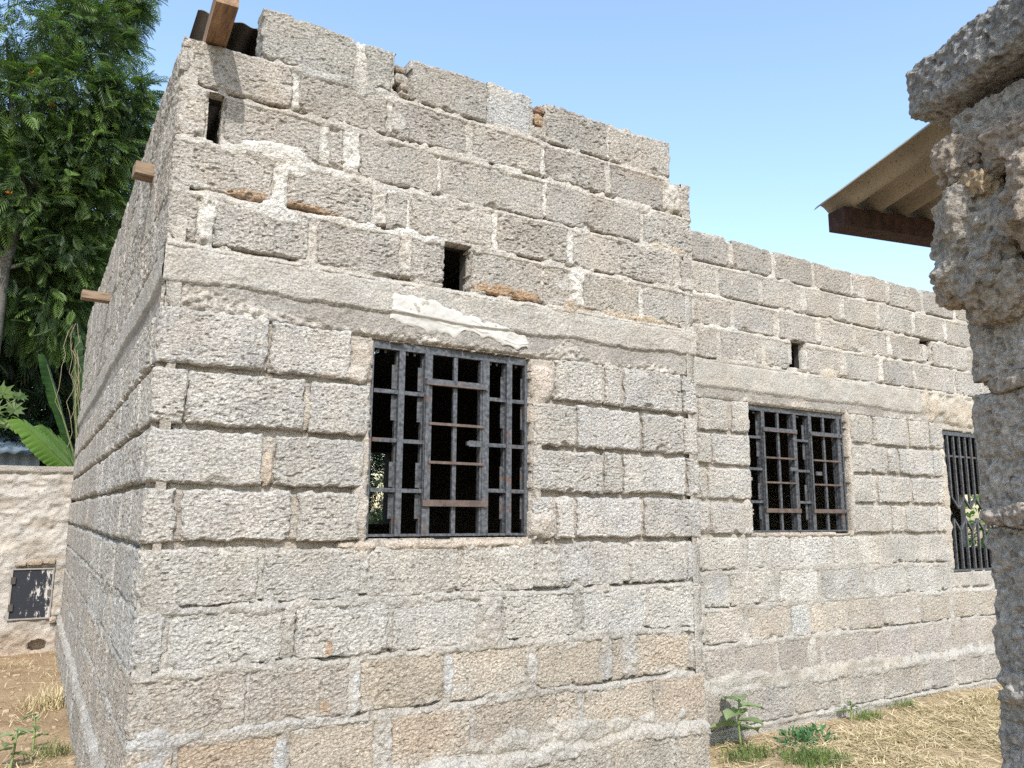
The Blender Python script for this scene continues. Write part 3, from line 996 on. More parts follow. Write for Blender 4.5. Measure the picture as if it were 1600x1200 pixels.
def corrugated(name, p0, du, dv, Lu, Lv, pitch, amp, mat, parent, nv=6, thick=0.002, per=8):
    """sheet spanned by unit vectors du (across the ribs) and dv (along the ribs)"""
    p0, du, dv = np.array(p0, float), np.array(du, float), np.array(dv, float)
    n = np.cross(du, dv)
    n /= np.linalg.norm(n)
    if n[2] < 0:
        n = -n
    nu = max(8, int(Lu / pitch * per))
    a, b = np.meshgrid(np.linspace(0, Lu, nu + 1), np.linspace(0, Lv, nv + 1))
    h = amp * np.sin(a / pitch * 2 * np.pi)
    Vt = p0 + a[..., None] * du + b[..., None] * dv + h[..., None] * n
    Vt = Vt.reshape(-1, 3)
    m = len(Vt)
    Q = grid_quads(nu, nv)
    nn = np.cross(du, dv)
    if nn @ n < 0:
        Q = Q[:, ::-1]
    idx = np.arange(m).reshape(nv + 1, nu + 1)
    ring = np.concatenate([idx[0, :-1], idx[:-1, -1], idx[-1, :0:-1], idx[:0:-1, 0]])
    rq = np.stack([ring, np.roll(ring, -1), np.roll(ring, -1) + m, ring + m], -1)
    V = np.concatenate([Vt, Vt - n * thick])
    return mesh_obj(name, V, np.concatenate([Q, Q[:, ::-1] + m, rq]), mat, parent)


roof_dir = np.array((0, 1, -0.05))
roof_dir /= np.linalg.norm(roof_dir)
corrugated('roof_sheet', (0.055, 0.11, 3.315), (1, 0, 0), roof_dir, 2.44, 5.9, 0.076, 0.005, MAT_SHEET, house)
corrugated('roof_sheet', (2.50, 0.62, 3.03), (1, 0, 0), np.array((0, 1, -0.02)) / 1.0002, 6.1, 5.3, 0.076, 0.009, MAT_SHEET, house, per=5)
m_ = MB()
m_.box((2.44, 0.55, 3.0), (2.52, 5.9, 3.29))
m_.build('roof_upstand', MAT_INNER, house)
MAT_TIMBER = wood_mat('sawn_timber', (0.11, 0.065, 0.04), (0.34, 0.22, 0.135), (20, 2, 20))
MAT_TIMBER_X = wood_mat('sawn_timber_stub', (0.10, 0.07, 0.05), (0.34, 0.25, 0.17), (2, 30, 30))
m_ = MB()
m_.beam((0.140, 0.55, 3.172), (0.100, -0.275, 3.160), 0.075, 0.075)
m_.build('rafter', MAT_TIMBER, house)
for y_, z_, ln in ((0.67, 2.825, 0.080), (2.84, 2.775, 0.17)):
    m_ = MB()
    m_.beam((0.15, y_, z_), (-ln, y_ - 0.012, z_ + 0.004), 0.09, 0.052)
    m_.build('purlin_end', MAT_TIMBER_X, house)

# ---- white paper scrap stuck to the front lintel
MAT_PAPER = simple_mat('paper', (0.43, 0.42, 0.395), 0.95, 0.2, 9, 60, 0.4)
nu, nz = 130, 40
uu, vv = np.meshgrid(np.linspace(0, 1, nu + 1), np.linspace(0, 1, nz + 1))
Ux = 0.865 + 0.66 * uu
top = 2.262 - 0.062 * sstep(0.15, 0.75, uu) - 0.035 * sstep(0.7, 1, uu) + 0.008 * vn1(uu, 0.09, 2)
bot = 2.150 - 0.034 * sstep(0.0, 0.25, uu) + 0.022 * sstep(0.42, 0.52, uu) - 0.035 * sstep(0.5, 1, uu) + 0.014 * vn1(uu, 0.07, 3)
bot = np.minimum(bot, top - 0.012)
Zx = bot + (top - bot) * vv
Pp = FR.P(Ux, 0 * Ux, Zx)
e_ = np.minimum(np.minimum(uu * 0.66, (1 - uu) * 0.66), np.minimum(vv, 1 - vv) * 0.11)
Ux = Ux + 0.014 * vn(Pp, 0.03, 5) * np.exp(-e_ / 0.012)
Zx = Zx + 0.010 * vn(Pp, 0.025, 6) * np.exp(-e_ / 0.010)
sk_ = Pp.copy()
sk_[..., 2] = (Pp[..., 2] + 0.28 * Pp[..., 0]) * 3.6
rid = 1 - np.abs(vn(sk_, 0.06, 8))
wr = 0.0042 * rid ** 3 * sstep(0.3, 0.75, uu) + 0.0028 * np.exp(-((vv - 0.40 + 0.12 * uu) / 0.04) ** 2) + 0.003 * vn(Pp, 0.05, 9) + 0.0012 * vn(Pp, 0.014, 10)
lvl = 0.008 - 0.011 * sstep(2.182, 2.172, Zx + 0.010 * vn(Pp, 0.3, 4))
wp = lvl + 0.0028 + wr - 0.006 * np.exp(-e_ / 0.006)
o = mesh_obj('paper_scrap', FR.P(Ux, wp, Zx).reshape(-1, 3), grid_quads(nu, nz), MAT_PAPER, house)
o['label'] = 'white creased paper scrap stuck on the lintel above the near window'


# ---- window grilles
def grille(Y, xs_frame, zs_frame, posts, bars, casements, tabs, latches, label):
    """posts (x, width, y0, y1); bars (x0, x1, z); casements (x0, x1, zt, zb, mids)"""
    x0, x1 = xs_frame
    z0, z1 = zs_frame
    fm = MB()
    t = 0.03
    fm.box((x0, Y - 0.012, z1 - t), (x1, Y + 0.012, z1))
    fm.box((x0, Y - 0.010, z0 + 0.002), (x1, Y + 0.010, z0 + 0.012))
    fm.box((x0 - 0.006, Y - 0.011, z0), (x0 + 0.010, Y + 0.013, z1 - 0.001))
    fm.box((x1 - 0.018, Y - 0.011, z0), (x1 + 0.004, Y + 0.013, z1 - 0.001))
    root = fm.build('window_grille', MAT_STEEL, house)
    root['label'] = label

    def part(name, lo, hi, mat=MAT_STEEL):
        b = MB()
        b.box(lo, hi)
        return b.build(name, mat, root)
    for (x, w) in posts:
        part('post', (x - w / 2, Y - 0.014, z0 + 0.004), (x + w / 2, Y + 0.008, z1 - t - 0.001))
        part('post_flange', (x - w / 2 - 0.004, Y + 0.0085, z0 + 0.006), (x - w / 2 + 0.006, Y + 0.030, z1 - t - 0.002))
    for (a, b, z) in bars:
        part('bar', (a, Y - 0.009, z - 0.008), (b, Y + 0.005, z + 0.008))
        part('bar_web', (a + 0.003, Y + 0.0055, z - 0.007), (b - 0.003, Y + 0.016, z - 0.003))
    for (a, b, zt, zb, mids, tall) in casements:
        part('casement_rail', (a, Y - 0.024, zt - 0.014), (b, Y - 0.0145, zt + 0.014), MAT_STEEL)
        part('casement_rail', (a + 0.002, Y - 0.030, zt - 0.013), (b - 0.01, Y - 0.0245, zt - 0.006), MAT_RUST)
        part('casement_rail', (a - 0.004, Y - 0.026, zb - 0.013), (b, Y - 0.0145, zb + 0.013), MAT_RUST)
        for zm in mids:
            part('casement_bar', (a + 0.02, Y - 0.020, zm - 0.0055), (b - 0.012, Y - 0.010, zm + 0.0055), MAT_RUST)
        xc = (a + b) / 2 - 0.004
        part('centre_bar', (xc - 0.009, Y - 0.0095, z0 + 0.005), (xc + 0.009, Y + 0.004, z1 - t - 0.003))
        part('casement_stile', (a + 0.001, Y - 0.0235, zb + 0.014), (a + 0.014, Y - 0.0148, zt - 0.015))
        part('casement_stile', (b - 0.030, Y - 0.0095, z0 + 0.01), (b - 0.016, Y + 0.012, z1 - t - 0.004))
    for (x, za, zb) in tabs:
        part('clip_plate', (x - 0.012, Y + 0.012, za), (x + 0.010, Y + 0.015, zb))
    for lo, hi in latches:
        part('latch', lo, hi)
    return root


Y1 = 0.045
tl = [(1.875, 1.975), (1.745, 1.848), (1.474, 1.575), (1.348, 1.447)]
tabs1 = [(x, a, b) for x in (0.908, 1.025, 1.428, 1.533) for a, b in tl]
tabs1 += [(x, 2.022, 2.034) for x in (0.84, 0.85, 0.86, 0.97, 0.98, 0.99, 1.37, 1.38, 1.39, 1.48, 1.49)]
grille(Y1, (0.797, 1.547), (1.276, 2.064), [(0.930, 0.026), (1.051, 0.034), (1.328, 0.032), (1.447, 0.026)],
       [(0.812, 0.916, z) for z in (1.860, 1.661, 1.461)] + [(0.944, 1.033, z) for z in (1.859, 1.660, 1.460)] + [(1.345, 1.433, z) for z in (1.867, 1.665, 1.469)] + [(1.461, 1.528, z) for z in (1.866, 1.664, 1.468)],
       [(1.036, 1.332, 1.914, 1.412, (1.740, 1.579), True)], tabs1,
       [((1.238, Y1 - 0.03, 1.652), (1.300, Y1 - 0.0245, 1.677)), ((1.228, Y1 - 0.034, 1.656), (1.238, Y1 - 0.020, 1.672))],
       'grey steel grille of the near window, one hinged casement in its middle')
Y2 = 0.545
tabs2 = [(x, a, b) for x in (3.625, 4.07, 4.50) for a, b in tl] + [(x, 2.022, 2.032) for x in (3.60, 4.0, 4.02, 4.44)]
grille(Y2, (3.505, 4.462), (1.268, 2.068), [(3.652, 0.030), (3.955, 0.032), (4.111, 0.030), (4.408, 0.032)],
       [(3.52, 3.635, z) for z in (1.866, 1.664, 1.458)] + [(3.973, 4.094, z) for z in (1.867, 1.665, 1.460)] + [(4.426, 4.444, z) for z in (1.867, 1.664, 1.459)],
       [(3.64, 3.968, 1.920, 1.404, (1.740, 1.582), True), (4.10, 4.420, 1.918, 1.404, (1.741, 1.579), True)], tabs2,
       [((3.875, Y2 - 0.03, 1.660), (3.95, Y2 - 0.0245, 1.684)), ((4.13, Y2 - 0.03, 1.640), (4.19, Y2 - 0.0245, 1.664)), ((4.40, Y2 - 0.03, 1.912), (4.445, Y2 - 0.0245, 1.926)), ((4.40, Y2 - 0.03, 1.398), (4.445, Y2 - 0.0245, 1.412))],
       'rusty steel grille of the middle window with two hinged casements')

# far window: upright bars with a row of hexagons
Y3 = 0.53
fm = MB()
fm.box((5.640, Y3 - 0.012, 2.000), (6.695, Y3 + 0.012, 2.030))
fm.box((5.640, Y3 - 0.012, 0.966), (6.695, Y3 + 0.012, 0.980))
fm.box((5.640, Y3 - 0.012, 0.981), (5.662, Y3 + 0.012, 1.999))
fm.box((6.675, Y3 - 0.012, 0.981), (6.695, Y3 + 0.012, 1.999))
g3 = fm.build('window_grille', MAT_STEEL, house)
g3['label'] = 'dark steel grille of upright bars and hexagons in the far window'


def bar3(a, b, w=0.016, name='bar'):
    m_ = MB()
    m_.beam(a, b, w, w, (0, 1, 0))
    m_.build(name, MAT_STEEL, g3)


xs3 = [5.72 + 0.082 * i for i in range(12)]
for i, x in enumerate(xs3):
    if i % 2 == 0:
        bar3((x, Y3, 0.982), (x, Y3, 1.36))
        bar3((x, Y3, 1.52), (x, Y3, 1.998))
    else:
        bar3((x, Y3, 0.982), (x, Y3, 1.27))
        bar3((x, Y3, 1.44), (x, Y3, 1.998))
for i in range(len(xs3) - 1):
    zt = (1.44, 1.52) if i % 2 else (1.52, 1.44)
    zb = (1.27, 1.36) if i % 2 else (1.36, 1.27)
    bar3((xs3[i], Y3 - 0.001, zt[0]), (xs3[i + 1], Y3 - 0.001, zt[1]), 0.015, 'hexagon_bar')
    bar3((xs3[i], Y3 - 0.001, zb[0]), (xs3[i + 1], Y3 - 0.001, zb[1]), 0.015, 'hexagon_bar')
for z in (1.84, 1.40):
    bar3((5.663, Y3 + 0.010, z), (5.72 if z < 1.5 else 6.66, Y3 + 0.010, z), 0.014, 'cross_bar')

# ------------------------------------------------------------------ ground
GZ = 0.09


def ground_h(X, Y):
    P = np.stack([X, Y, 0 * X], -1)
    h = 0.03 * vn(P, 1.3, 3) + 0.014 * vn(P, 0.35, 4) + 0.006 * vn(P, 0.09, 5)
    h = h + 0.03 * sstep(3.2, 6.5, X) * sstep(-3, 0.5, Y)
    h = h - 0.03 * sstep(-0.3, -3, X)
    return GZ + h


def soil_mat():
    m, nt, b = new_mat('dry_soil')
    pos = N(nt, 'NewGeometry').outputs['Position']
    c = ramp(nt, noise(nt, pos, 2.5, 6, 0.65), 0.3, 0.7, (0.22, 0.145, 0.085, 1), (0.40, 0.30, 0.19, 1))
    gr = ramp(nt, noise(nt, pos, 70, 4, 0.7), 0.3, 0.7, g(0.7), g(1.25))
    c = mix(nt, 1.0, c, gr, 'MULTIPLY')
    # trodden dry straw on the right-hand side
    sx = N(nt, 'SeparateXYZ')
    nt.links.new(pos, sx.inputs[0])
    f = ramp(nt, sx.outputs['X'], 0.45, 0.55)
    mr = N(nt, 'MapRange')
    mr.inputs['From Min'].default_value = 2.2
    mr.inputs['From Max'].default_value = 2.9
    nt.links.new(sx.outputs['X'], mr.inputs['Value'])
    c2 = ramp(nt, noise(nt, pos, 9, 5, 0.7), 0.3, 0.7, (0.25, 0.185, 0.115, 1), (0.46, 0.36, 0.225, 1))
    c = mix(nt, mr.outputs[0], c, mix(nt, 1.0, c2, gr, 'MULTIPLY'))
    nt.links.new(c, b.inputs['Base Color'])
    b.inputs['Roughness'].default_value = 1
    b.inputs['Specular IOR Level'].default_value = 0.05
    bump(nt, b, noise(nt, pos, 45, 5, 0.7), 0.8, 0.02)
    return m


ax = np.concatenate([[-400, -120, -40, -15, -8], np.linspace(-5, 10, 301), [13, 20, 45, 120, 400]])
ay = np.concatenate([[-400, -120, -40, -15, -8], np.linspace(-5, 10, 301), [13, 20, 45, 120, 400]])
X_, Y_ = np.meshgrid(ax, ay)
o = mesh_obj('ground', np.stack([X_, Y_, ground_h(X_, Y_)], -1).reshape(-1, 3), grid_quads(len(ax) - 1, len(ay) - 1), soil_mat())
tag(o, 'dry trodden soil yard around the house', 'ground', kind='structure')


def gz(x, y):
    return float(ground_h(np.array([x]), np.array([y]))[0])


# ------------------------------------------------------------------ boundary wall behind the yard
MAT_MUD = rough_mat('mud_render', 'tint', lo=0.82, hi=1.12, bscale=60, bstr=0.8, stain=False)
bw = empty('boundary_wall', 'low mud-rendered boundary wall with a black steel hatch in it', 'wall', (-1.5, 5.82, 0))
FBW = Frame((0, 5.76), (1, 0), (0, -1), 61)
nu, nz = 260, 150
U, Zz = np.meshgrid(np.linspace(-3.6, 0.02, nu + 1), np.linspace(-0.02, 1.79, nz + 1))
P = FBW.P(U, 0 * U, Zz)
sk_ = P * np.array([0.6, 1, 2.2])
w = 0.022 * vn(P, 0.3, 1) + 0.012 * vn(sk_, 0.16, 2) + 0.013 * vn(P, 0.07, 3) + 0.011 * vn(P, 0.03, 4)
cap = sstep(1.715, 1.735, Zz + 0.008 * vn1(U, 0.2, 7))
w = w * (1 - cap) + cap * (0.03 + 0.004 * vn(P, 0.06, 6))
hole = np.hypot((U + 0.165) / 0.085, (Zz - 0.145) / 0.055) + 0.25 * vn(P, 0.05, 8)
w = np.where(hole < 1, -0.12, w)
hatch_in = (U > -0.43) & (U < -0.085) & (Zz > 0.385) & (Zz < 0.85)
w = np.where(hatch_in, -0.02, w)
Zz = Zz + 0.012 * vn1(U, 0.35, 9) * sstep(1.5, 1.7, Zz)
tn = np.array((0.385, 0.365, 0.335)) * (1 + 0.12 * vn(P, 0.4, 11)[..., None])
tn = tn * (1 - 0.25 * sstep(0.0, 0.7, vn(sk_, 0.16, 12))[..., None] * np.array((0.8, 1, 1.2)))
tn = tn * (1 - cap[..., None]) + np.array((0.34, 0.325, 0.30)) * cap[..., None]
lowm = sstep(0.45, 0.1, Zz)[..., None]
tn = tn * (1 - lowm * 0.5) + np.array((0.36, 0.27, 0.19)) * lowm * 0.5
C = np.concatenate([tn.reshape(-1, 3), np.ones((tn.size // 3, 1))], -1)
mesh_obj('render_face', FBW.P(U, w, Zz).reshape(-1, 3), grid_quads(nu, nz), MAT_MUD, bw, attrs={'tint': ('FLOAT_COLOR', C)}, loc=(-1.5, 5.76, 0.9))
m_ = MB()
m_.box((-3.6, 5.885, -0.05), (0.02, 5.95, 1.76))
m_.box((-3.6, 5.74, 1.745), (0.02, 5.97, 1.783))
m_.build('wall_core', simple_mat('mud_core', (0.34, 0.30, 0.26), 0.95, 0.2, 6), bw)


def panel_mat():
    m, nt, b = new_mat('peeling_black_panel')
    tc = N(nt, 'TexCoord').outputs['Object']
    mp = N(nt, 'Mapping')
    mp.inputs['Scale'].default_value = (1.5, 1, 0.55)
    nt.links.new(tc, mp.inputs['Vector'])
    f = noise(nt, mp.outputs[0], 17, 7, 0.75)
    sx = N(nt, 'SeparateXYZ')
    nt.links.new(tc, sx.inputs[0])
    ad = N(nt, 'Math', operation='MULTIPLY_ADD')
    nt.links.new(sx.outputs['X'], ad.inputs[0])
    ad.inputs[1].default_value = 0.55
    nt.links.new(f, ad.inputs[2])
    k = ramp(nt, ad.outputs[0], 0.565, 0.61)
    c = mix(nt, k, (0.022, 0.025, 0.032, 1), (0.42, 0.40, 0.38, 1))
    nt.links.new(c, b.inputs['Base Color'])
    b.inputs['Roughness'].default_value = 0.65
    return m


m_ = MB()
m_.box((-0.412, 5.742, 0.400), (-0.095, 5.775, 0.835))
hp = m_.build('hatch_panel', panel_mat(), bw)
hp['label'] = 'small black steel hatch with peeling paint'
for lo, hi in (((-0.424, 5.728, 0.388), (-0.411, 5.780, 0.848)), ((-0.096, 5.728, 0.388), (-0.083, 5.780, 0.848)), ((-0.4105, 5.730, 0.388), (-0.0965, 5.778, 0.4005)), ((-0.4105, 5.730, 0.8345), (-0.0965, 5.778, 0.847))):
    m_ = MB()
    m_.box(lo, hi)
    m_.build('hatch_frame', simple_mat('hatch_frame_grey', (0.25, 0.23, 0.21), 0.8), hp)
for z in (0.50, 0.74):
    m_ = MB()
    m_.box((-0.423, 5.722, z - 0.03), (-0.385, 5.7415, z + 0.03))
    m_.build('hinge', simple_mat('hinge_steel', (0.06, 0.055, 0.05), 0.7), hp)
m_ = MB()
m_.box((-0.125, 5.724, 0.600), (-0.100, 5.7415, 0.650))
m_.build('latch', simple_mat('latch_steel', (0.10, 0.09, 0.08), 0.6), hp)
for (x, z, rx, rz) in ((-0.36, 0.885, 0.05, 0.022), (-0.25, 0.90, 0.07, 0.03), (-0.13, 0.905, 0.06, 0.028), (-0.06, 0.375, 0.035, 0.03)):
    V, Q = lump_geo((x, 5.74, z), (rx, 0.04, rz), 8, 0.006, None, int(-x * 999))
    o = mesh_obj('stone', V, Q, MAT_BLOCK, bw, loc=(x, 5.74, z))
    o.color = (0.40, 0.34, 0.28, 1)

# ------------------------------------------------------------------ near block pillar on the right
PB = np.array((1.000, -2.215))           # far end of the visible face
dA = np.array((-0.342, -0.940))          # along the face, towards the camera
dN = np.array((-0.940, 0.342))           # out of the face
pil = empty('block_pillar', 'rough grey block pillar in shade at the right edge, lumps of mortar on it', 'pillar', (PB[0], PB[1], 0))


def pw(a, n, z):
    a, n, z = np.broadcast_arrays(np.asarray(a, float), np.asarray(n, float), np.asarray(z, float))
    xy = PB + a[..., None] * dA + n[..., None] * dN
    return np.concatenate([xy, z[..., None]], -1)


def pillar_block(name, a0, a1, n0, n1, z0, z1, res, colr, seed, amp=1.0, rnd=0.014, sag=0.0):
    half = np.array([(a1 - a0) / 2, (n1 - n0) / 2, (z1 - z0) / 2])
    cen = np.array([(a1 + a0) / 2, (n1 + n0) / 2, (z1 + z0) / 2])
    Vs, Qs, base = [], [], 0
    for axn in range(3):
        for sgn in (-1, 1):
            i1, i2 = (axn + 1) % 3, (axn + 2) % 3
            fine = (axn == 1 and sgn > 0) or (axn == 0 and sgn < 0) or axn == 2
            rr = res if fine else 0.03
            if axn != 1 and not (axn == 0 and sgn < 0):
                rr = res * 1.6
            k1, k2 = max(3, int(2 * half[i1] / rr)), max(3, int(2 * half[i2] / rr))
            A, B = np.meshgrid(np.linspace(-1, 1, k1 + 1), np.linspace(-1, 1, k2 + 1))
            p = np.zeros(A.shape + (3,))
            p[..., axn] = sgn
            p[..., i1] = A
            p[..., i2] = B
            p = p.reshape(-1, 3) * half
            inner = np.clip(p, -(half - rnd), half - rnd)
            dv = p - inner
            ln = np.linalg.norm(dv, axis=1, keepdims=True)
            nrm = dv / np.maximum(ln, 1e-9)
            p = inner + nrm * rnd
            q = p + cen
            Pw = pw(q[:, 0], q[:, 1], q[:, 2])
            off = 0.006 * vn(Pw, 0.09, seed) - 0.006 * np.abs(vn(Pw, 0.045, seed + 1)) ** 0.6 + 0.0035 * vn(Pw, 0.014, seed + 2) + 0.0042 * vn(Pw, 0.0065, seed + 3)
            off = off - 0.007 * sstep(0.35, 0.75, vn(Pw, 0.012, seed + 4))
            q = q + nrm * (amp * off)[:, None]
            q[:, 2] += sag * (q[:, 0] - cen[0])
            Vs.append(pw(q[:, 0], q[:, 1], q[:, 2]))
            # the local basis (a, n, z) is right-handed here
            Qs.append(grid_quads(k1, k2, flip=(sgn < 0)) + base)
            base += len(p)
    V = np.concatenate(Vs)
    c = (V.min(0) + V.max(0)) / 2
    o = mesh_obj(name, V, np.concatenate(Qs), MAT_PILLAR, pil, loc=tuple(c), smooth=False)
    o.color = colr + (1,)
    return o


zs = [0.02, 0.235, 0.455, 0.675, 0.895, 1.115, 1.362, 1.580, 1.80, 2.068]
offs = [0, 0.01, 0.0, 0.005, -0.003, 0.004, 0.0, 0.0, 0.010, 0.02]
for i in range(len(zs) - 1):
    vis = zs[i + 1] > 0.85
    pillar_block('block', -0.01 + offs[i], 0.46, -0.20, 0.0, zs[i] + 0.005, zs[i + 1] - 0.005, 0.0042 if vis else 0.012, (0.42, 0.40, 0.37), 300 + 13 * i)
pillar_block('mortar_core', 0.012, 0.44, -0.19, -0.012, 0.03, 1.98, 0.008, (0.26, 0.235, 0.205), 700, amp=1.4)
o = pillar_block('cap_block', -0.068, 0.44, -0.22, 0.040, 2.078, 2.195, 0.0042, (0.34, 0.335, 0.325), 800, rnd=0.03)
for a, n, z, ra, rn, rz, cc, sd_, fq in ((0.045, 0.0, 1.965, 0.07, 0.045, 0.05, (0.36, 0.315, 0.27), 1, 0.03), (0.17, 0.0, 1.95, 0.10, 0.045, 0.05, (0.34, 0.30, 0.26), 2, 0.04), (0.055, 0.012, 1.815, 0.085, 0.05, 0.115, (0.34, 0.315, 0.28), 3, 0.045),
                                         (0.085, 0.022, 1.90, 0.035, 0.03, 0.028, (0.42, 0.33, 0.22), 4, 0.03), (0.02, 0.008, 1.86, 0.045, 0.035, 0.04, (0.36, 0.32, 0.28), 5, 0.03), (0.19, 0.01, 1.85, 0.055, 0.05, 0.10, (0.33, 0.29, 0.25), 6, 0.04),
                                         (0.0, 0.004, 1.755, 0.035, 0.03, 0.035, (0.36, 0.31, 0.26), 7, 0.03), (0.09, 0.008, 1.72, 0.06, 0.03, 0.05, (0.37, 0.335, 0.29), 8, 0.03), (0.07, -0.008, 1.372, 0.06, 0.022, 0.018, (0.40, 0.36, 0.32), 9, 0.03),
                                         (0.20, 0.0, 1.39, 0.08, 0.03, 0.03, (0.36, 0.33, 0.30), 10, 0.03), (0.09, -0.01, 1.118, 0.10, 0.022, 0.018, (0.40, 0.37, 0.34), 11, 0.03), (0.12, -0.012, 1.582, 0.10, 0.02, 0.018, (0.33, 0.30, 0.27), 12, 0.03),
                                         (0.02, -0.014, 1.37, 0.03, 0.022, 0.016, (0.38, 0.35, 0.32), 13, 0.02), (0.04, -0.008, 1.10, 0.04, 0.02, 0.016, (0.42, 0.40, 0.37), 14, 0.02)):
    V, Q = lump_geo((0, 0, 0), (ra, rn, rz), 44, min(rn, rz) * 0.30, None, 900 + sd_ * 7, fq)
    V = V + (0.004 * vn(V, 0.012, sd_) + 0.0035 * vn(V, 0.0065, sd_ + 50))[:, None] * V / np.linalg.norm(V, axis=1, keepdims=True)
    Vw = pw(a + V[:, 0], n + V[:, 1], z + V[:, 2])
    o = mesh_obj('mortar_lump', Vw, Q, MAT_PILLAR, pil, loc=tuple(Vw.mean(0)), smooth=False)
    o.color = (cc[0] * 1.15, cc[1] * 1.13, cc[2] * 1.1, 1)

# ------------------------------------------------------------------ small lean-to roof behind the pillar
E0 = np.array((1.145, -1.822, 2.062))
az1, az2 = math.radians(102), math.radians(192)
dB = np.array((math.sin(az1), math.cos(az1), 0))
dS = np.array((math.sin(az2), math.cos(az2), 0.15))
dS /= np.linalg.norm(dS)
lt = empty('lean_to_roof', 'small lean-to roof of yellowish corrugated sheet beyond the pillar', 'roof', tuple(E0 + dB * 0.55 - np.array((0, 0, 1.97))))


def under_mat():
    m, nt, b = new_mat('old_yellowed_sheet')
    pos = N(nt, 'NewGeometry').outputs['Position']
    c = ramp(nt, noise(nt, pos, 6, 5, 0.6), 0.3, 0.72, (0.22, 0.20, 0.16, 1), (0.40, 0.375, 0.315, 1))
    sp = ramp(nt, noise(nt, pos, 170, 2), 0.62, 0.7, g(1), g(0.45))
    c = mix(nt, 1.0, c, sp, 'MULTIPLY')
    nt.links.new(c, b.inputs['Base Color'])
    b.inputs['Roughness'].default_value = 0.6
    return m


corrugated('roof_sheet', E0, dB, dS, 0.62, 0.72, 0.076, 0.014, under_mat(), lt, nv=10, thick=0.0015, per=14)
MAT_DARKWOOD = wood_mat('dark_red_timber', (0.022, 0.013, 0.011), (0.065, 0.036, 0.030), (20, 20, 20))
bs = E0 + dB * 0.030 + dS * 0.035 + np.array((0, 0, -0.037))
m_ = MB()
m_.beam(bs, bs + dB * 0.60, 0.05, 0.044)
m_.build('eave_beam', MAT_DARKWOOD, lt)
pb_ = bs + dB * 0.56
m_ = MB()
m_.beam((pb_[0], pb_[1], 0.02), (pb_[0], pb_[1], pb_[2] - 0.03), 0.06, 0.06, (1, 0, 0))
m_.build('post', MAT_DARKWOOD, lt)
bs2 = E0 + dB * 0.05 + dS * 0.66 + np.array((0, 0, -0.036))
m_ = MB()
m_.beam(bs2, bs2 + dB * 0.55, 0.05, 0.045)
m_.build('purlin', MAT_DARKWOOD, lt)

# ------------------------------------------------------------------ vegetation helpers
def rand_rot(n, r, droop=0.0):
    """random frames: x axis outward, returns (n, 3, 3)"""
    az = r.uniform(0, 2 * np.pi, n)
    el = r.normal(-droop, 0.45, n)
    X = np.stack([np.cos(az) * np.cos(el), np.sin(az) * np.cos(el), np.sin(el)], -1)
    return X


def frames(X, r, tilt=0.5):
    n = len(X)
    upv = np.tile(np.array([0, 0, 1.0]), (n, 1)) + r.normal(0, tilt, (n, 3))
    Yv = np.cross(upv, X)
    Yv /= np.linalg.norm(Yv, axis=1, keepdims=True)
    Zv = np.cross(X, Yv)
    return np.stack([X, Yv, Zv], 1)


def frond_template(pairs=8, plen=0.34, ang=48, curl=0.16, wid=0.058):
    V, Q = [], []
    for i in range(pairs):
        t = 0.12 + 0.84 * i / (pairs - 1)
        ln = plen * (0.45 + 1.1 * math.sin(math.pi * min(0.92, t * 0.85 + 0.12))) * 0.72
        z = -curl * t * t
        for s in (-1, 1):
            a = math.radians(ang) * (1 - 0.35 * t)
            dx, dy = math.cos(a), s * math.sin(a)
            px, py = -dy, dx
            b = len(V)
            V += [(t, 0, z), (t + dx * ln * .5 + px * wid * .5, dy * ln * .5 + py * wid * .5, z - 0.02), (t + dx * ln, dy * ln, z - 0.09), (t + dx * ln * .5 - px * wid * .5, dy * ln * .5 - py * wid * .5, z - 0.02)]
            Q.append((b, b + 1, b + 2, b + 3) if s > 0 else (b, b + 3, b + 2, b + 1))
    b = len(V)
    V += [(0, -0.012, 0), (0, 0.012, 0), (1.0, 0.004, -curl), (1.0, -0.004, -curl)]
    Q.append((b, b + 1, b + 2, b + 3))
    return np.array(V, float), np.array(Q)


def scatter(tmpl, pos, fr, scale):
    V, Q = tmpl
    n = len(pos)
    W = np.einsum('vk,nkj->nvj', V, fr) * scale[:, None, None] + pos[:, None, :]
    Qs = (Q[None] + (np.arange(n) * len(V))[:, None, None]).reshape(-1, 4)
    return W.reshape(-1, 3), Qs


def crown(name, clumps, per, size, mat, parent, seed, tmpl, droop=0.35, loc=None, shade_top=True):
    r = np.random.default_rng(seed)
    pos, outw = [], []
    for (c, rad, k) in clumps:
        n = int(per * k)
        d = r.normal(0, 1, (n, 3))
        d /= np.linalg.norm(d, axis=1, keepdims=True)
        rr = r.uniform(0.25, 1.0, n) ** 0.6
        pos.append(np.array(c) + d * rr[:, None] * np.array(rad))
        outw.append(d)
    pos, outw = np.concatenate(pos), np.concatenate(outw)
    n = len(pos)
    X = outw * 0.8 + r.normal(0, 0.5, (n, 3)) + np.array([0, 0, -droop])
    X /= np.linalg.norm(X, axis=1, keepdims=True)
    fr = frames(X, r)
    sc = r.uniform(size[0], size[1], n)
    W, Q = scatter(tmpl, pos, fr, sc)
    sh = np.repeat(r.uniform(0, 1, n) ** 2.2, len(tmpl[0]))
    return mesh_obj(name, W, Q, mat, parent, smooth=False, attrs={'shade': ('FLOAT', sh)}, loc=loc)


def px_point(px, py, y):
    d = np.array(fwd) + np.array(r2) * (px - 800) / F_PX - np.array(u2) * (py - 600) / F_PX
    t = (y - CAM[1]) / d[1]
    return CAM + d * t


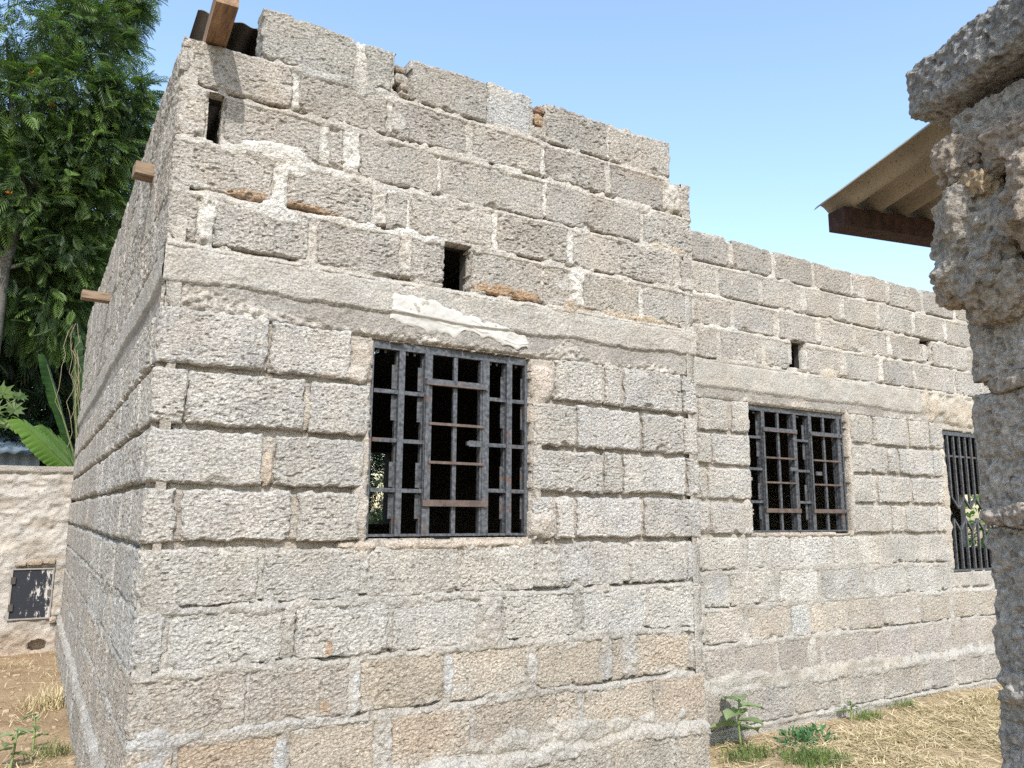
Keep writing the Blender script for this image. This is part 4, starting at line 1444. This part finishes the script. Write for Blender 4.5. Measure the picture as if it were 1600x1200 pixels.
# ------------------------------------------------------------------ the tall feathery tree behind the boundary wall
MAT_BARK = simple_mat('grey_bark', (0.10, 0.093, 0.082), 0.95, 0.35, 10, 30, 0.8, dist=0.02)
MAT_FERN = leaf_mat('feathery_leaf', (0.024, 0.050, 0.020), (0.16, 0.25, 0.060), 0.35)
MAT_FERN_D = leaf_mat('dark_leaf', (0.010, 0.022, 0.012), (0.040, 0.075, 0.024), 0.2)
TF = frond_template()
tree = empty('feathery_tree', 'tall dark green feathery-leaved tree with a few orange flowers behind the boundary wall', 'tree', (-1.55, 8.6, 0))
clumps = []
for (px, py, y, ru, k) in ((40, 40, 8.2, 0.9, 1.2), (140, 60, 8.0, 0.55, 0.9), (175, 20, 8.3, 0.42, 0.7), (110, 150, 7.9, 0.6, 1.0), (30, 170, 8.0, 0.7, 1.1), (190, 175, 7.9, 0.34, 0.55),
                           (205, 145, 7.8, 0.26, 0.4), (160, 235, 8.0, 0.45, 0.8), (90, 260, 8.1, 0.6, 1.0), (20, 300, 8.2, 0.7, 1.0), (150, 320, 8.3, 0.5, 0.8), (90, 380, 8.5, 0.6, 0.9), (30, 420, 8.7, 0.7, 0.9),
                           (130, 420, 8.6, 0.45, 0.6), (80, 490, 8.8, 0.6, 0.7), (-120, 100, 8.4, 1.1, 1.4), (-120, 330, 8.5, 1.0, 1.2), (60, -120, 8.4, 0.9, 1.2), (160, -100, 8.5, 0.6, 0.8), (-80, -160, 8.6, 1.1, 1.2),
                           (205, -10, 8.1, 0.25, 0.35), (215, 225, 8.2, 0.22, 0.3), (60, -330, 8.7, 1.0, 1.0), (-120, -380, 8.8, 1.2, 1.0)):
    clumps.append((px_point(px, py, y), (ru, ru * 1.1, ru * 0.85), k))
crown('crown', clumps, 500, (0.15, 0.33), MAT_FERN, tree, 3, TF, loc=(-1.5, 8.3, 6.0))
m_ = MB()
p_a = px_point(-14, 560, 8.2)
p_b = px_point(6, 420, 8.1)
p_c = px_point(42, 310, 8.1)
p_d = px_point(75, 220, 8.2)
p_e = px_point(95, 60, 8.2)
m_.tube([(p_a[0] - 0.1, p_a[1], 0.0), p_a, p_b, p_c, p_d, p_e], [0.11, 0.085, 0.065, 0.045, 0.035, 0.015])
m_.build('trunk', MAT_BARK, tree, True)
for a, b, c, w in ((p_b, px_point(90, 415, 8.3), px_point(140, 370, 8.1), 0.03), (p_c, px_point(20, 200, 8.2), px_point(10, 60, 8.2), 0.05), (p_b, px_point(-40, 300, 8.5), px_point(-70, 100, 8.4), 0.07), (p_d, px_point(140, 190, 8.0), px_point(190, 150, 7.9), 0.025)):
    m_ = MB()
    m_.tube([a, (np.array(a) + b) / 2 + np.array((0, 0, 0.06)), b, c], [w, w * 0.8, w * 0.6, w * 0.25], 6)
    m_.build('limb', MAT_BARK, tree, True)
MAT_ORANGE = simple_mat('orange_flower', (0.60, 0.22, 0.03), 0.7)
r = np.random.default_rng(17)
for px, py in ((50, 116), (63, 117), (80, 165), (15, 303)):
    c = px_point(px, py, 7.55)
    n = 26
    d = r.normal(0, 1, (n, 3))
    d[:, 2] = np.abs(d[:, 2]) * 0.5
    d /= np.linalg.norm(d, axis=1, keepdims=True)
    fr_ = frames(d, r)
    V, Q = scatter((np.array([(0, -.1, 0), (0.5, -.14, 0), (1, 0, 0), (0.5, .14, 0)], float), np.array([(0, 1, 2, 3)])), np.tile(c, (n, 1)) + d * 0.01, fr_, r.uniform(0.025, 0.05, n))
    mesh_obj('flower', V, Q, MAT_ORANGE, tree, smooth=False, loc=tuple(c))

# darker trees further back close the view behind it
for i, (px, py, y, lab) in enumerate(((40, 500, 10.2, 'dark evergreen tree filling the gap low behind the feathery tree'), (130, 600, 10.8, 'dark bushy tree just above the far end of the side wall'), (-150, 420, 11.5, 'dark evergreen tree at the far left behind the boundary wall'))):
    t_ = empty('evergreen_tree', lab, 'tree', (float(px_point(px, py, y)[0]), y, 0), 'dark trees behind the yard')
    cl = []
    r = np.random.default_rng(40 + i)
    for k in range(14):
        cl.append((px_point(px + r.uniform(-110, 110 if i != 1 else 30), py + r.uniform(-230, 170), y + r.uniform(-0.5, 1.2)), (0.9, 0.9, 0.8), 1.0))
    crown('crown', cl, 170, (0.35, 0.60), MAT_FERN_D, t_, 60 + i, TF, loc=tuple(px_point(px, py, y)))
    m_ = MB()
    b_ = px_point(px, py, y + 0.4)
    m_.tube([(b_[0], b_[1], 0), (b_[0] + 0.05, b_[1], 2.0), tuple(b_ + np.array((0, 0, 1.0)))], [0.15, 0.11, 0.03])
    m_.build('trunk', MAT_BARK, t_, True)

# ------------------------------------------------------------------ banana, papaya, creeper, shed behind the boundary wall
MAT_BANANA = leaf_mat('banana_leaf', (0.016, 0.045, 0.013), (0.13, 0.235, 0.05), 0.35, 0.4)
MAT_STALK = simple_mat('banana_stalk', (0.14, 0.17, 0.06), 0.6)


def banana_leaf(parent, base, ctrl, tip, width, seed, roll=(0, -1, 0.5), painted_light=0.3):
    r = np.random.default_rng(seed)
    base, ctrl, tip = map(lambda v: np.array(v, float), (base, ctrl, tip))
    n = 46
    t = np.linspace(0, 1, n + 1)[:, None]
    C = (1 - t) ** 2 * base + 2 * t * (1 - t) * ctrl + t ** 2 * tip
    T = np.gradient(C, axis=0)
    T /= np.linalg.norm(T, axis=1, keepdims=True)
    S = np.cross(T, np.array(roll, float))
    S /= np.linalg.norm(S, axis=1, keepdims=True)
    Nn = np.cross(S, T)
    w = width * np.sin(np.pi * np.clip(t[:, 0] * 0.93 + 0.05, 0, 1)) ** 0.55
    V, Q = [], []
    for sgn in (-1, 1):
        tear = np.cumsum(r.random(n + 1) < 0.16)
        dr = r.uniform(-0.05, 0.12, tear.max() + 1)
        cols = 5
        off = len(V)
        for i in range(n):
            b = len(V)
            for ii in (i, i + 1):
                for k in range(cols + 1):
                    f = k / cols
                    ww = w[ii] * (1 + 0.04 * math.sin(ii * 2.1))
                    p = C[ii] + sgn * S[ii] * ww * f * 0.5 + Nn[ii] * (0.10 * f - (0.30 + dr[tear[i]]) * f * f) * width * 0.8 + T[ii] * f * 0.05
                    V.append(p)
            for k in range(cols):
                q = (b + k, b + k + 1, b + cols + 2 + k, b + cols + 1 + k)
                Q.append(q if sgn > 0 else q[::-1])
    o = mesh_obj('leaf', np.array(V), np.array(Q), MAT_BANANA, parent, attrs={'shade': ('FLOAT', np.full(len(V), painted_light))}, loc=tuple(ctrl))
    m_ = MB()
    m_.tube([tuple(c) for c in C[::6]], list(np.linspace(0.016, 0.004, len(C[::6]))), 5)
    m_.build('midrib', MAT_STALK, o, True)


bp = empty('banana_plant', 'banana plant with broad torn leaves above the boundary wall beside the house corner', 'plant', (0.25, 6.75, 0))
m_ = MB()
m_.tube([(0.25, 6.75, 0.0), (0.22, 6.75, 0.9), (0.18, 6.72, 1.7)], [0.11, 0.10, 0.06], 9)
m_.build('stem', MAT_STALK, bp, True)
banana_leaf(bp, px_point(124, 745, 6.55), px_point(85, 705, 6.35), px_point(28, 655, 6.2), 0.28, 1, (0.1, -0.8, 0.6), 1.0)  # low leaf in sun, its brightness given by a lighter green
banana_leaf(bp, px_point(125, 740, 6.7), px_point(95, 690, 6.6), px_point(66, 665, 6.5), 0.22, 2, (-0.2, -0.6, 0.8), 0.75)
banana_leaf(bp, px_point(118, 720, 6.8), px_point(88, 620, 6.8), px_point(70, 558, 6.6), 0.20, 3, (0.8, -0.5, 0.2), 0.05)  # upright leaf: shade painted in as a darker green
banana_leaf(bp, px_point(122, 720, 6.9), px_point(116, 620, 6.9), px_point(118, 530, 6.8), 0.22, 4, (-0.8, -0.5, 0.2), 0.0)  # also upright, shade put into the leaf colour
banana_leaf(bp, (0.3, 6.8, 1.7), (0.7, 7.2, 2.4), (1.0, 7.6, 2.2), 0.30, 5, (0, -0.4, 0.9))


def palmate(parent, c, size, facing, mat, r):
    """a papaya leaf: pointed lobes fanned from one point"""
    V, Q = [], []
    X = np.array(facing, float)
    X /= np.linalg.norm(X)
    A = np.cross(X, (0, 0, 1.0))
    A /= np.linalg.norm(A)
    B = np.cross(A, X)
    for k in range(9):
        a = math.radians(-150 + 300 * k / 8)
        d = math.sin(a) * A + math.cos(a) * B
        p = -math.cos(a) * -A if False else np.cross(X, d)
        ln = size * (0.65 + 0.35 * math.cos(a * 0.55))
        b = len(V)
        V += [np.array(c), c + d * ln * .45 + p * ln * .20, c + d * ln * .62 + p * ln * .08, c + d * ln, c + d * ln * .62 - p * ln * .08, c + d * ln * .45 - p * ln * .20]
        Q += [(b, b + 5, b + 4, b + 3), (b, b + 3, b + 2, b + 1)]
    V = np.array(V)
    V += 0.03 * size * r.normal(0, 1, V.shape)
    return mesh_obj('leaf', V, np.array(Q), mat, parent, smooth=False, attrs={'shade': ('FLOAT', np.full(len(V), r.uniform(0.2, 1)))}, loc=tuple(c))


MAT_PAPAYA = leaf_mat('papaya_leaf', (0.03, 0.075, 0.02), (0.12, 0.17, 0.04), 0.35)
pp = empty('papaya_plant', 'papaya plant with hand-shaped leaves at the left edge above the boundary wall', 'plant', (-0.85, 6.7, 0))
m_ = MB()
m_.tube([(-0.85, 6.7, 0), (-0.83, 6.7, 1.5), (-0.8, 6.68, 2.35)], [0.05, 0.04, 0.025])
m_.build('stem', MAT_STALK, pp, True)
r = np.random.default_rng(23)
for px, py, s in ((22, 640, 0.16), (5, 615, 0.2), (-15, 640, 0.2), (15, 665, 0.14), (-30, 600, 0.22), (32, 620, 0.12), (0, 660, 0.15)):
    c = px_point(px, py, 6.45 + r.uniform(-0.15, 0.2))
    palmate(pp, c, s * 0.85, (r.uniform(-0.4, 0.4), -1, r.uniform(0.3, 1.0)), MAT_PAPAYA, r)
    m_ = MB()
    m_.tube([(-0.8, 6.68, 2.33), tuple(c)], [0.008, 0.005], 5)
    m_.build('leaf_stalk', MAT_STALK, pp)

MAT_DRY = simple_mat('dry_stem', (0.26, 0.21, 0.14), 0.9, 0.25, 30)
vine = empty('dry_creeper', 'thin dry creeper stems hanging beside the side wall', 'plant', tuple(px_point(118, 735, 6.2)))
r = np.random.default_rng(31)
for k in range(7):
    pts = []
    x, y_ = 116 + r.uniform(-6, 6), 500 + r.uniform(0, 90)
    for i in range(9):
        pts.append(tuple(px_point(x, y_, 6.2)))
        x += r.uniform(-8, 9) + (104 + 8 * math.sin(i) - x) * 0.12
        y_ += r.uniform(10, 24)
    m_ = MB()
    m_.tube(pts, 0.0026, 5)
    m_.build('stem', MAT_DRY, vine, True)

shed = empty('sheet_shed', 'blue-grey sheet metal shed glimpsed above the boundary wall at far left', 'shed', (-1.2, 9.6, 0))
MAT_BLUE = simple_mat('blue_grey_sheet', (0.20, 0.26, 0.31), 0.5, 0.15, 4, None, 0, 0.2)
corrugated('wall_sheet', (-3.0, 9.6, 0.0), (1, 0, 0), (0, 0, 1.0), 2.72, 2.15, 0.15, 0.012, MAT_BLUE, shed, per=8)
corrugated('roof_sheet', (-3.1, 9.4, 2.13), (1, 0, 0), (0, 0.96, 0.28), 2.9, 1.6, 0.15, 0.012, MAT_BLUE, shed, per=8)

# bush seen through the far window, past the opening in the end wall
bush = empty('leafy_bush', 'sunlit leafy bush with a white flower seen through the far window', 'bush', (9.6, 2.2, 0))
MAT_BUSH = leaf_mat('bush_leaf', (0.05, 0.12, 0.02), (0.16, 0.28, 0.05), 0.35)
LEAF = (np.array([(0, 0, 0), (0.5, -0.22, 0.03), (1, 0, -0.08), (0.5, 0.22, 0.03)], float), np.array([(0, 1, 2, 3)]))
crown('foliage', [((9.7, 2.2, 1.0), (0.5, 0.9, 0.9), 1), ((10.2, 2.6, 1.4), (0.6, 1.0, 0.9), 1), ((9.6, 2.9, 0.8), (0.5, 0.7, 0.7), 1)], 600, (0.08, 0.16), MAT_BUSH, bush, 71, LEAF, loc=(9.7, 2.2, 1.0))
m_ = MB()
m_.tube([(9.7, 2.2, 0), (9.75, 2.25, 1.0), (9.9, 2.3, 1.6)], [0.05, 0.035, 0.01])
m_.build('stem', MAT_BARK, bush, True)
r = np.random.default_rng(55)
d = r.normal(0, 1, (18, 3))
d /= np.linalg.norm(d, axis=1, keepdims=True)
V, Q = scatter(LEAF, np.tile(np.array((9.22, 2.42, 1.62)), (18, 1)), frames(d, r), r.uniform(0.05, 0.08, 18))
mesh_obj('flower', V, Q, simple_mat('white_petal', (0.75, 0.74, 0.70), 0.6, 0.05), bush, smooth=False, loc=(9.22, 2.42, 1.62))
# tree trunk seen through the back window
bt = empty('garden_tree', 'leafy tree seen through the back window of the house', 'tree', (4.7, 7.9, 0))
m_ = MB()
m_.tube([(4.7, 7.9, 0), (4.68, 7.9, 1.0), (4.6, 7.9, 2.2), (4.5, 7.95, 3.4)], [0.22, 0.19, 0.17, 0.13], 10)
m_.build('trunk', MAT_BARK, bt, True)
crown('crown', [((3.9, 7.9, 4.2), (1.0, 1.0, 0.9), 1), ((4.1, 8.2, 1.6), (0.7, 0.5, 0.9), 2.4), ((3.4, 8.4, 1.5), (0.6, 0.5, 0.8), 0.8)], 260, (0.25, 0.45), MAT_FERN_D, bt, 81, TF, loc=(3.9, 7.9, 3.0))


# ------------------------------------------------------------------ straw, grass and weeds
def blades(n, xr, yr, ln, wd, lift, seed, mask=None):
    r = np.random.default_rng(seed)
    x, y = r.uniform(*xr, n), r.uniform(*yr, n)
    if mask is not None:
        k = mask(x, y, r)
        x, y = x[k], y[k]
    n = len(x)
    z = ground_h(x, y)
    a = r.uniform(0, 2 * np.pi, n)
    L = r.uniform(*ln, n)
    el = r.uniform(lift[0], lift[1], n)
    d = np.stack([np.cos(a) * np.cos(el), np.sin(a) * np.cos(el), np.sin(el)], -1)
    s = np.stack([-np.sin(a), np.cos(a), r.uniform(-0.5, 0.5, n)], -1) * (wd * r.uniform(0.6, 1.3, n))[:, None]
    p = np.stack([x, y, z + r.uniform(0.0, 0.008, n)], -1)
    bend = np.stack([r.normal(0, 0.12, n), r.normal(0, 0.12, n), -0.18 * np.sin(el)], -1) * L[:, None]
    mid = p + d * L[:, None] * 0.55
    tip = p + d * L[:, None] + bend
    V = np.stack([p - s, p + s, mid + s * 0.8, mid - s * 0.8, tip], 1).reshape(-1, 3)
    b = np.arange(n) * 5
    Q = np.stack([b, b + 1, b + 2, b + 3], -1)
    T = np.stack([b + 3, b + 2, b + 4], -1)
    sh = np.repeat(r.uniform(0, 1, n), 5)
    return V, Q, T, sh


MAT_STRAW = leaf_mat('straw', (0.31, 0.235, 0.125), (0.66, 0.56, 0.37), 0.15, 0.7, 6)
MAT_GRASS = leaf_mat('grass', (0.05, 0.095, 0.025), (0.20, 0.26, 0.08), 0.3, 0.6, 6)


def out_house(x, y, r):
    q = np.stack([x, y, 0 * x], -1)
    pr = 0.10 + 0.78 * sstep(-0.35, 0.25, vn(q, 0.45, 71) + 0.5 * vn(q, 0.16, 72) - 0.7 * sstep(0.25, 0.47, y))
    return (x > 2.56) & (y < 0.47) & (r.random(len(x)) < pr)


V, Q, T, sh = blades(46000, (2.5, 6.8), (-1.0, 0.47), (0.04, 0.13), 0.0022, (0.0, 0.4), 5, out_house)
o = mesh_obj('dry_straw', V, Q, MAT_STRAW, None, smooth=False, attrs={'shade': ('FLOAT', sh)}, tris=T)
tag(o, 'golden dry straw strewn over the yard in front of the wing wall', 'straw', kind='stuff')
V, Q, T, sh = blades(5200, (-1.6, 0.0), (1.2, 5.7), (0.03, 0.10), 0.0018, (0.05, 0.8), 6, lambda x, y, r: r.random(len(x)) < 0.25 + 0.75 * (vn(np.stack([x, y, 0 * x], -1), 0.4, 9) > 0.1))
o = mesh_obj('dry_grass', V, Q, MAT_STRAW, None, smooth=False, attrs={'shade': ('FLOAT', sh)}, tris=T)
tag(o, 'sparse dry grass on the bare soil left of the house', 'grass', kind='stuff')


def tuft(name, label, cx, cy, rad, n, ln, mat, seed, wd=0.003, cat='grass', group=None):
    V, Q, T, sh = blades(n, (cx - rad, cx + rad), (cy - rad * 0.7, cy + rad * 0.7), ln, wd, (0.6, 1.4), seed, lambda x, y, r: np.hypot((x - cx) / rad, (y - cy) / rad / 0.7) < r.uniform(0.3, 1, len(x)))
    o = mesh_obj(name, V, Q, mat, None, smooth=False, attrs={'shade': ('FLOAT', sh)}, tris=T, loc=(cx, cy, gz(cx, cy)))
    tag(o, label, cat, group)
    return o


tuft('grass_tuft', 'green grass tuft at the foot of the large-leaved weed', 3.06, 0.22, 0.20, 900, (0.03, 0.09), MAT_GRASS, 11, 0.0022)
tuft('grass_tuft', 'wide green grass patch at the bottom edge right of the house corner', 3.30, -0.02, 0.24, 2400, (0.025, 0.07), MAT_GRASS, 12, 0.0022)
tuft('grass_tuft', 'small grass tuft against the wing wall under the middle window', 4.35, 0.40, 0.17, 450, (0.03, 0.09), MAT_GRASS, 13, 0.0022)
tuft('grass_tuft', 'thin grass tuft at the base of the wing wall further right', 4.75, 0.42, 0.14, 260, (0.03, 0.08), MAT_GRASS, 14, 0.0022)
tuft('grass_tuft', 'dry grass clump along the foot of the side wall', -0.10, 3.3, 0.20, 500, (0.06, 0.2), MAT_STRAW, 15, 0.0028)
tuft('grass_tuft', 'greenish grass clump nearest the side wall at the bottom edge', -0.10, 2.15, 0.14, 220, (0.05, 0.16), MAT_GRASS, 16, 0.0024)

MAT_WEED = leaf_mat('weed_leaf', (0.09, 0.14, 0.06), (0.25, 0.32, 0.17), 0.3, 0.6, 8)
MAT_WEEDSTEM = simple_mat('weed_stem', (0.20, 0.26, 0.10), 0.7)


def big_leaf(parent, base, dirv, L, w, seed, mat):
    r = np.random.default_rng(seed)
    n = 8
    d = np.array(dirv, float)
    d /= np.linalg.norm(d)
    s = np.cross(d, (0, 0, 1.0))
    s /= np.linalg.norm(s)
    nn = np.cross(s, d)
    V = []
    for i in range(n + 1):
        t = i / n
        wi = w * (math.sin(math.pi * min(1, t * 0.9 + 0.06)) ** 0.8) * (1 + 0.12 * math.sin(i * 2.6))
        c = np.array(base) + d * L * t - np.array((0, 0, 1)) * L * 0.35 * t * t
        for k in (-1, -0.5, 0, 0.5, 1):
            V.append(c + s * wi * 0.5 * k + nn * (0.10 * L * abs(k)) + r.normal(0, 0.002, 3))
    Q = [(i * 5 + k, i * 5 + k + 1, i * 5 + k + 6, i * 5 + k + 5) for i in range(n) for k in range(4)]
    return mesh_obj('leaf', np.array(V), np.array(Q), mat, parent, attrs={'shade': ('FLOAT', np.full(len(V), r.uniform(0.2, 1)))}, loc=tuple(base))


def weed(name, label, x, y, h, leaves, seed, L=(0.08, 0.15), wr=0.5, group=None):
    r = np.random.default_rng(seed)
    z = gz(x, y)
    o = empty(name, label, 'weed', (x, y, z), group)
    m_ = MB()
    m_.tube([(x, y, z - 0.02), (x + r.uniform(-.02, .02), y, z + h * 0.5), (x + r.uniform(-.03, .03), y - 0.01, z + h)], [0.007, 0.006, 0.003], 6)
    m_.build('stem', MAT_WEEDSTEM, o, True)
    for i in range(leaves):
        t = 0.3 + 0.7 * (i + 0.5) / leaves
        a = i * 2.4 + r.uniform(-0.4, 0.4)
        ln = r.uniform(*L) * (1.15 - 0.5 * t)
        big_leaf(o, (x, y, z + h * t), (math.cos(a), math.sin(a) * 0.8, r.uniform(0.1, 0.6)), ln, ln * wr, seed * 31 + i, MAT_WEED)
    return o


weed('broadleaf_weed', 'tall large-leaved weed at the inner corner by the wing wall', 3.13, 0.33, 0.28, 8, 3, (0.15, 0.21), 0.6)
weed('broadleaf_weed', 'small yellow-green weed by the wing wall under the middle window', 4.20, 0.42, 0.12, 5, 4, (0.06, 0.10), 0.5)
weed('broadleaf_weed', 'leafy weed on the soil at the bottom left corner', -0.30, 2.05, 0.20, 6, 5, (0.08, 0.13), 0.6)
weed('broadleaf_weed', 'small leafy weed between the bottom left weed and the side wall', -0.20, 2.32, 0.22, 5, 6, (0.07, 0.11), 0.5)
weed('broadleaf_weed', 'low spreading weed near the foot of the boundary wall', -0.50, 3.6, 0.12, 6, 7, (0.06, 0.10), 0.5)
MAT_TEAL = leaf_mat('blue_green_leaf', (0.05, 0.13, 0.055), (0.11, 0.26, 0.12), 0.3, 0.5, 12)
hb = empty('low_herb', 'low blue-green leafy herb on the straw beside the grass tufts', 'plant', (3.52, 0.20, gz(3.52, 0.2)))
crown('foliage', [((3.44, 0.20, gz(3.44, .2) + 0.035), (0.12, 0.10, 0.05), 1), ((3.60, 0.21, gz(3.6, .2) + 0.03), (0.12, 0.09, 0.04), 1)], 150, (0.025, 0.045), MAT_TEAL, hb, 91, LEAF, droop=-0.3, loc=(3.52, 0.2, gz(3.52, .2)))

# stones and clods on the bare ground
r = np.random.default_rng(77)
MAT_CLOD = simple_mat('clod', (0.34, 0.26, 0.18), 0.95, 0.25, 20, 60, 0.5)
cl_V, cl_Q, cn = [], [], 0
for k in range(260):
    x, y = (r.uniform(-1.4, -0.03), r.uniform(1.3, 5.6)) if k < 170 else (r.uniform(2.7, 6.2), r.uniform(-0.5, 0.44))
    s = r.uniform(0.006, 0.022)
    V, Q = lump_geo((x, y, gz(x, y) + s * 0.3), (s, s * 0.8, s * 0.6), 3, s * 0.3, None, k, s)
    cl_V.append(V)
    cl_Q.append(Q + cn)
    cn += len(V)
o = mesh_obj('clods', np.concatenate(cl_V), np.concatenate(cl_Q), MAT_CLOD, None)
tag(o, 'scattered soil clods and pebbles on the yard', 'clods', kind='stuff')
